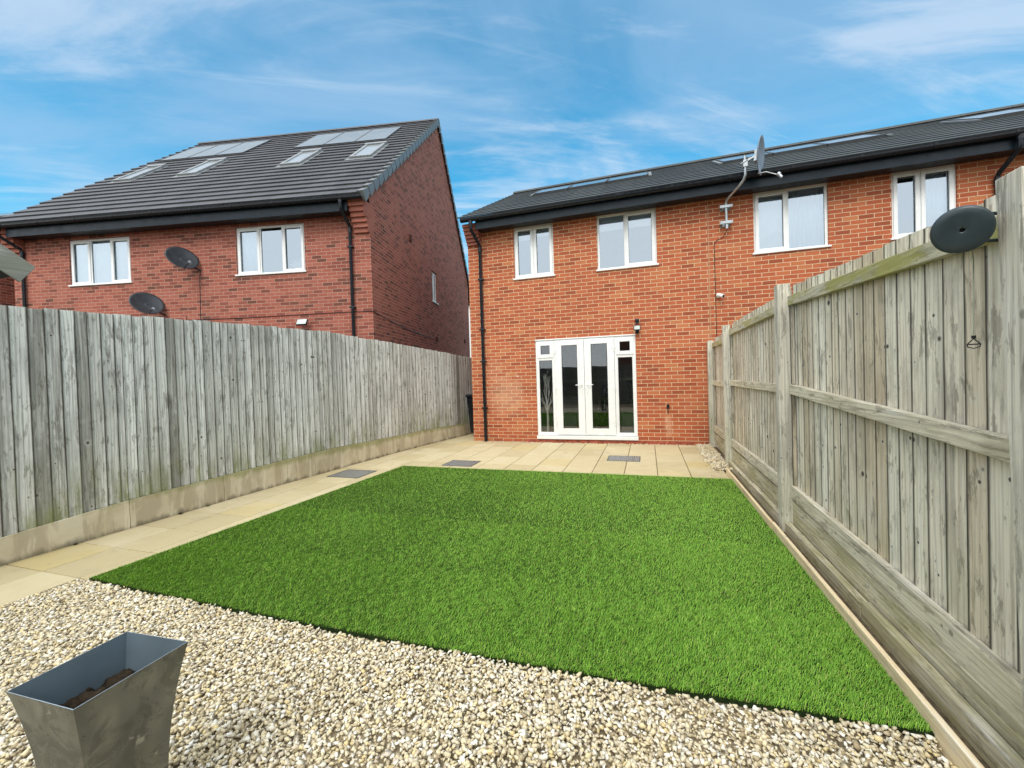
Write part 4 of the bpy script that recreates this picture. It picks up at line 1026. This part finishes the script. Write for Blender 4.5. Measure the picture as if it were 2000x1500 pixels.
def mast():
    t = thing('aerial_mast', 'bent galvanised pole bracketed to the terrace wall and rising past the gutter', 'mast', (1.44, 8.6, 4.0))
    P = [(1.452, 8.56, 3.99), (1.447, 8.56, 4.20), (1.442, 8.56, 4.44), (1.45, 8.54, 4.49), (1.49, 8.47, 4.535), (1.60, 8.24, 4.60), (1.655, 8.13, 4.655), (1.676, 8.10, 4.72), (1.675, 8.10, 4.85), (1.672, 8.10, 5.04)]
    B = Vector((1.44, 8.6, 4.0)); m = MB(); m.tube([Vector(p)-B for p in P], .0225, 12); m.build('pole', M_steel, t)
    for z in (4.10, 4.39):
        m = MB(); m.box(-.085, .085, .045, .0695, z-4.0-.045, z-4.0+.045); m.box(-.095, -.05, -.02, .045, z-4-.02, z-4+.02); m.box(.055, .10, -.02, .045, z-4-.02, z-4+.02); m.box(-.10, .105, -.075, -.062, z-4-.025, z-4+.025); m.tube([(-.075, -.085, z-4), (-.075, .05, z-4)], .006, 6); m.tube([(.08, -.085, z-4), (.08, .05, z-4)], .006, 6)
        m.build('wall_bracket', M_steel, t, bevel=.003)
    m = MB(); m.box(.20, .27, -.53, -.47, .85, .96); m.tube([(.16, -.54, .90), (.31, -.54, .98)], .007, 6); m.build('clamp', M_steel, t, bevel=.003)
mast()
def cable(label, pts, r=.005, mat=None):
    m = MB(); m.tube(pts, r, 6); return tag(m.build('cable', mat or M_black), label, 'cable')
yw = D-.006
cable('thin dark cable running down the terrace wall from the mast', [(1.452, 8.56, 3.985), (1.445, 8.60, 3.94), (1.40, yw, 3.87), (1.30, yw, 3.83), (1.258, yw, 3.79), (1.248, yw, 3.70), (1.252, yw, 3.0), (1.256, yw, 2.0), (1.262, yw, .4)])
cable('thin cable dropping from the dish between the left house windows', [lw(-4.02, -.02, 4.02), lw(-4.06, -.006, 3.9), lw(-4.08, -.006, 3.0), lw(-4.09, -.006, 2.2)], .006)
cable('short dark cable end sticking up beside the fence on the left house wall', [lw(-4.42, -.006, 2.2), lw(-4.43, -.006, 3.02)], .006)
cable('thin cable sagging round the left house corner onto the gable wall', [lw(-4.42, -.007, 2.93), lw(-3.0, -.007, 2.915), lw(-1.6, -.007, 2.925), lw(-.5, -.007, 2.93), lw(-.01, -.007, 2.92), lw(.008, .01, 2.92), lw(.007, .6, 2.87), lw(.007, 1.4, 2.80), lw(.007, 2.6, 2.74), lw(.007, 3.8, 2.72), lw(.007, 4.66, 2.73)], .007)

# ---------------------------------------------------------------- lamps and camera on walls
def floodlight(label, P, fn, tilt=.35, w_=.17, h_=.12, pir=False):
    t = thing('floodlight', label, 'floodlight', P)
    f = fn
    m = MB()
    cs, sn = math.cos(tilt), math.sin(tilt)
    def hd(x, y, z): return f(x, -.13+y*cs+z*sn*.6-.0, z*cs-y*sn)
    m.mbox(hd, -w_/2, w_/2, -.018, .018, -h_/2, h_/2); m.build('housing', M_black, t, bevel=.006)
    g = MB(); g.mbox(hd, -w_/2+.012, w_/2-.012, -.0225, -.0185, -h_/2+.012, h_/2-.012); g.build('lens', M_lamp, t, bevel=.003)
    b = MB(); b.mbox(f, -.03, .03, -.03, -.001, .0, .08) if not pir else b.mbox(f, -.035, .035, -.05, -.001, -.10, -.03)
    b.tube([f(-.0, -.03, .04 if not pir else -.06), f(0, -.09, .03 if not pir else -.05), f(0, -.115, 0)], .012, 8); b.build('bracket', M_black, t, bevel=.004)
    if pir:
        p = MB(); p.mbox(f, -.038, .038, -.085, -.001, .125, .185); p.tube([f(0, -.05, .125), f(0, -.05, .085)], .022, 10, r1=.03); p.build('sensor', M_black, t, bevel=.01)
    return t
floodlight('small black floodlight with a sensor above it, over the right end of the french doors', (-.165, D, 2.285), I3, .15, .13, .095, True)
La, Lb = math.cos(LA), math.sin(LA)
floodlight('slim black floodlight on the left house just above the fence top', lw(-1.56, 0, 2.735), lambda x, y, z: (x*La-y*Lb, x*Lb+y*La, z), .75, .24, .17)
def cctv():
    t = thing('security_camera', 'small white bullet camera on the terrace wall beside the dark cable', 'security camera', (1.30, D, 2.80))
    m = MB(); m.tube([(-.0, -.001, 0), (-.0, -.022, 0)], .038, 16); m.tube([(0, -.02, 0), (.01, -.05, -.002)], .013, 8); m.build('mount', M_white, t)
    a, b = Vector((-.015, -.035, .015)), Vector((.065, -.135, -.035)); d = (b-a).normalized()
    m = MB(); m.tube([a, b], .031, 16, r1=.034); m.build('body', M_white, t)
    m = MB(); m.tube([b+d*.0005, b+d*.004], .026, 16); m.build('lens', M_dark, t)
cctv()
m = MB(); m.tube([(.37, D-.001, .74), (.37, D-.05, .745), (.365, D-.062, .72), (.365, D-.062, .66)], .009, 8); m.tube([(.345, D-.04, .775), (.395, D-.04, .775)], .006, 6); m.tube([(.37, D-.04, .745), (.37, D-.04, .775)], .006, 6)
m.box(.345, .395, D-.012, D-.001, .70, .78); m.tube([(.365, D-.062, .66), (.372, D-.05, .60)], .006, 6)
tag(m.build('garden_tap', M_terr2 if 'M_terr2' in globals() else M_black), 'small dark outside tap on the terrace wall right of the french doors', 'tap')

# ---------------------------------------------------------------- manhole covers
def cover(label, pts, zt=.006):
    t = thing('manhole_cover', label, 'manhole cover', (pts[0][0], pts[0][1], 0), 0, 'metal manhole covers in the paving')
    o = pts[0]; P = [Vector((q[0]-o[0], q[1]-o[1], 0)) for q in pts]; c = sum(P, Vector())/4
    ins = [c+(p-c)*.93 for p in P]; ins2 = [c+(p-c)*.915 for p in P]
    m = MB()
    for i in range(4):
        j = (i+1) % 4; q = [P[i], P[j], ins[j], ins[i]]
        m.add([(*p.xy, -.01) for p in q]+[(*p.xy, zt) for p in q], [(4, 5, 6, 7), (0, 1, 5, 4), (1, 2, 6, 5), (2, 3, 7, 6), (3, 0, 4, 7)])
    m.build('rim', M_steelr, t)
    m = MB(); m.add([(*p.xy, -.01) for p in ins2]+[(*p.xy, zt-.002) for p in ins2], [(4, 5, 6, 7), (0, 1, 5, 4), (1, 2, 6, 5), (2, 3, 7, 6), (3, 0, 4, 7)]); m.build('plate', M_cover, t)
    k = MB()
    for f in (.15, .85):
        p = ins2[0].lerp(ins2[2], f); k.tube([(p.x, p.y, zt-.0018), (p.x, p.y, zt-.0008)], .014, 12)
    k.build('key_hole', M_dark, t)
M_steelr = mat_plain('cover_rim', (.16, .17, .17), .5, metal=.4)
cover('grey tread manhole cover in the path nearest the left fence', [(-4.60, 5.08), (-4.05, 5.08), (-4.05, 5.56), (-4.60, 5.56)])
cover('grey manhole cover at the far left corner of the turf', [(-3.22, 6.10), (-2.70, 6.10), (-2.70, 6.53), (-3.22, 6.53)])
cover('ribbed metal cover in the patio in front of the french doors', [(-.66, 6.90), (-.14, 6.90), (-.14, 7.33), (-.66, 7.33)])

# ---------------------------------------------------------------- planter
def planter():
    zt = .55; rim = [(-1.757, .671), (-1.759, .964), (-1.482, .981), (-1.477, .682)]
    cx0, cy0 = sum(p[0] for p in rim)/4, sum(p[1] for p in rim)/4
    t = thing('planter', 'tall square galvanised metal planter with flared rim in the gravel', 'planter', (cx0, cy0, 0))
    R0 = [Vector((p[0]-cx0, p[1]-cy0, 0)) for p in rim]
    prof = [(0, .66), (.10, .67), (.2, .695), (.28, .73), (.36, .785), (.43, .85), (.48, .905), (.52, .955), (zt, 1.0)]
    def shell(off, lo=0):
        vs = []; P = [p for p in prof if p[0] >= lo]
        for z, s in P: vs += [Vector((p.x, p.y, 0))*(s*(1-off/.14)) + Vector((0, 0, z)) for p in R0]
        return vs, len(P)
    m = MB(); vo, n = shell(0)
    for j in range(4):
        jj = (j+1) % 4
        m.add([v for k in range(n) for v in (vo[k*4+j], vo[k*4+jj])], [(2*k, 2*k+1, 2*k+3, 2*k+2) for k in range(n-1)], smooth=True)
    m.build('body', M_zinc, t)
    i_ = MB(); vi, n2 = shell(.0022, .2)
    for j in range(4):
        jj = (j+1) % 4
        i_.add([v for k in range(n2) for v in (vi[k*4+jj], vi[k*4+j])], [(2*k, 2*k+1, 2*k+3, 2*k+2) for k in range(n2-1)], smooth=True)
    i_.build('lining', M_zinci, t)
    r = MB(); top = vo[-4:]; ti = vi[-4:]
    for j in range(4):
        jj = (j+1) % 4; r.add([top[j]+Vector((0, 0, .0008)), top[jj]+Vector((0, 0, .0008)), ti[jj]+Vector((0, 0, .0008)), ti[j]+Vector((0, 0, .0008))], [(0, 1, 2, 3)])
    r.build('rim', M_rimz, t)
    s = MB(); g = 40; ls = .82
    def q(i, j):
        u, v = i/g, j/g; p = (R0[0].lerp(R0[3], u)).lerp(R0[1].lerp(R0[2], u), v)*ls
        return (p.x, p.y, .425+.03*noise.noise(Vector((u*5, v*5, 3)))+.012*noise.noise(Vector((u*16, v*16, 8)))+.015*(1-u))
    vs = [q(i, j) for j in range(g+1) for i in range(g+1)]
    s.add(vs, [(j*(g+1)+i, j*(g+1)+i+1, (j+1)*(g+1)+i+1, (j+1)*(g+1)+i) for j in range(g) for i in range(g)]); s.build('compost', M_comp, t)
M_rimz = mat_plain('rim_bright', (.55, .60, .62), .3, metal=.6)
planter()

# ---------------------------------------------------------------- clothes line reel on the near post
def reel():
    C = Vector((.985, 1.76, 1.835)); t = thing('clothes_line_reel', 'slate grey retractable clothes line reel fixed to the near fence post', 'clothes line reel', C); t.scale = (.86, .86, .86)
    n = Vector((-.40, -.86, -.32)).normalized(); vx = Vector((0, 0, 1)).cross(n).normalized(); vy = n.cross(vx)
    def ring(r, d, k=40): return [vx*math.cos(2*math.pi*j/k)*r+vy*math.sin(2*math.pi*j/k)*r+n*d for j in range(k)]
    def lathe(m, prof, k=40):
        vs = [v for r, d in prof for v in ring(r, d, k)]
        m.add(vs, [(a*k+j, a*k+(j+1) % k, (a+1)*k+(j+1) % k, (a+1)*k+j) for a in range(len(prof)-1) for j in range(k)], smooth=True)
    m = MB(); lathe(m, [(.0075, .008), (.0075, .030), (.012, .031), (.060, .031), (.078, .029), (.084, .024), (.086, .017), (.086, .004), (.083, .0)]); m.build('cover', M_reel, t)
    m = MB(); lathe(m, [(.0, .009), (.0074, .009)]); m.build('spindle_hole', M_dark, t)
    m = MB(); lathe(m, [(.0, .002), (.079, .002), (.081, -.001), (.080, -.045), (.070, -.055), (.0, -.055)]); m.build('drum', M_reel2, t)
    # two arms back to the post
    for s_, z in ((1, .045), (-1, -.055)):
        a = MB(); p0 = vy*(.05*s_)-n*.03+vx*.0; p1 = Vector((.198, .055, z+.01)); p1b = p1
        d = (p1-p0).normalized(); side = d.cross(vy).normalized()
        a.add([p0+side*.03-vy*.006, p0-side*.03-vy*.006, p1-side*.012-vy*.006, p1+side*.012-vy*.006, p0+side*.03+vy*.006, p0-side*.03+vy*.006, p1-side*.012+vy*.006, p1+side*.012+vy*.006],
              [(0, 1, 2, 3), (7, 6, 5, 4), (0, 4, 5, 1), (1, 5, 6, 2), (2, 6, 7, 3), (3, 7, 4, 0)]); a.build('arm', M_reel, t, bevel=.003)
    b = MB(); b.box(.180, .200, .030, .085, -.075, .075); b.build('bracket', M_reel, t, bevel=.003)
    l = MB(); p = -vy*.080-n*.012+vx*.030
    l.tube([p+Vector((0, 0, .01)), p+Vector((.004, .004, -.03)), Vector((p.x+.01, p.y+.012, -.10)), Vector((p.x+.014, p.y+.02, -.22)), Vector((p.x+.018, p.y+.03, -.398))], .0022, 6); l.build('line', M_cord, t)
    h = MB(); e = Vector((p.x+.018, p.y+.03, -.40)); h.tube([e, e+Vector((0, 0, -.012))], .007, 8)
    hx = vx
    h.tube([e+Vector((0, 0, -.012)), e+hx*.018+Vector((0, 0, -.034)), e+hx*.016+Vector((0, 0, -.044)), e+Vector((0, 0, -.050)), e-hx*.016+Vector((0, 0, -.044)), e-hx*.018+Vector((0, 0, -.034)), e+Vector((0, 0, -.012))], .0022, 6)
    h.tube([e-hx*.019+Vector((0, 0, -.034)), e+hx*.019+Vector((0, 0, -.034))], .0028, 6); h.build('hook', M_dark, t)
M_reel2 = mat_plain('reel_drum', (.016, .026, .030), .4)
reel()

# ---------------------------------------------------------------- neighbour's shed (only its barge board reaches into view)
def shed():
    t = thing('garden_shed', 'weathered grey shed roof corner poking in above the left fence', 'shed', (-5.9, .6, 0))
    T = lambda x, y, z: (x+5.9, y-.6, z)
    m = MB('y'); m.mbox(T, -6.6, -5.30, -.75, 1.80, 0, 2.24); m.build('wall', M_beam, t)
    k = -.70
    f = lambda y: 2.51+k*(y-2.276)
    def slope(m, x0, x1, ya, yb, top, bot):
        n = Vector((0, .57, .82)); vs = []
        for x in (x0, x1):
            for (y, h) in ((ya, top), (yb, top), (yb, bot), (ya, bot)):
                p = Vector((x, y, f(y)))+n*h; vs.append(T(*p))
        m.add(vs, [(0, 1, 2, 3), (7, 6, 5, 4), (0, 4, 5, 1), (1, 5, 6, 2), (2, 6, 7, 3), (3, 7, 4, 0)])
    m = MB('y'); slope(m, -5.165, -5.145, .5, 2.276, 0, -.187); m.build('barge_board', M_beam, t, bevel=.003)
    m = MB('y'); slope(m, -6.75, -5.166, .5, 2.255, -.10, -.125); m.build('roof', M_dark2, t)
M_dark2 = mat_plain('felt_dark', (.03, .032, .03), .9)
shed()
# wheelie bin in the side alley
def bin_():
    t = thing('wheelie_bin', 'dark wheelie bin standing in the alley behind the terrace corner', 'bin', (-3.93, 9.60, 0))
    m = MB(); a, b = .24, .29; vs = [(sx*a*s, sy*b*s, z) for z, s in ((.08, .8), (.95, 1)) for sx, sy in ((-1, -1), (1, -1), (1, 1), (-1, 1))]
    m.add(vs, [(3, 2, 1, 0), (4, 5, 6, 7), (0, 1, 5, 4), (1, 2, 6, 5), (2, 3, 7, 6), (3, 0, 4, 7)]); m.build('body', M_black, t, bevel=.015)
    m = MB(); m.box(-.26, .26, -.32, .31, .952, 1.02); m.build('lid', M_black, t, bevel=.02)
    for x in (-.22, .22): m = MB(); m.tube([(x-.02, .22, .1), (x+.02, .22, .1)], .1, 16); m.build('wheel', M_dark, t)
bin_()

# ---------------------------------------------------------------- what stands behind the photographer (mirrored in the doors)
def back():
    t = thing('garden_fence', 'timber fence closing the garden behind the photographer', 'fence', (0, -2.6, 0)); m = MB('z'); x = -5.1
    while x < 1.25: m.box(x, x+.118, -.01, .01, 0, 1.8+random.uniform(-.005, .005)); x += .12
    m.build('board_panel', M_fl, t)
    m = MB('x'); m.box(-5.1, 1.2, .0105, .05, 1.1, 1.18); m.build('rail', M_rail, t)
    h = thing('brick_house', 'brick house beyond the rear fence behind the photographer', 'house', (2.5, -13, 0))
    m = MB(); m.box(-5.2, 5, -8, 0, -.1, 5.0); m.prism([(-8.0, 5.0), (-4.0, 8.0), (0, 5.0)], lambda a, y, z: (a, y, z), -5.2, 5); m.build('wall', ML_, h)
    r = MB(); r.add([(-5.4, .3, 4.83), (5.2, .3, 4.83), (5.2, -4, 8.1), (-5.4, -4, 8.1)], [(0, 1, 2, 3)]); r.build('roof', M_tileL, h)
    for x in (-3.5, 1.2):
        w_ = MB(); frame4(w_, lambda u, d, z: (u, d, z), x, x+1.2, 3.4, 4.5, .06, .005, .05); o = w_.build('window', M_white, h); g = MB(); g.box(x+.06, x+1.14, .006, .02, 3.46, 4.44); g.build('glass', M_solar, o)
back()
print('faces', sum(len(o.data.polygons) for o in S.objects if o.type == 'MESH'))
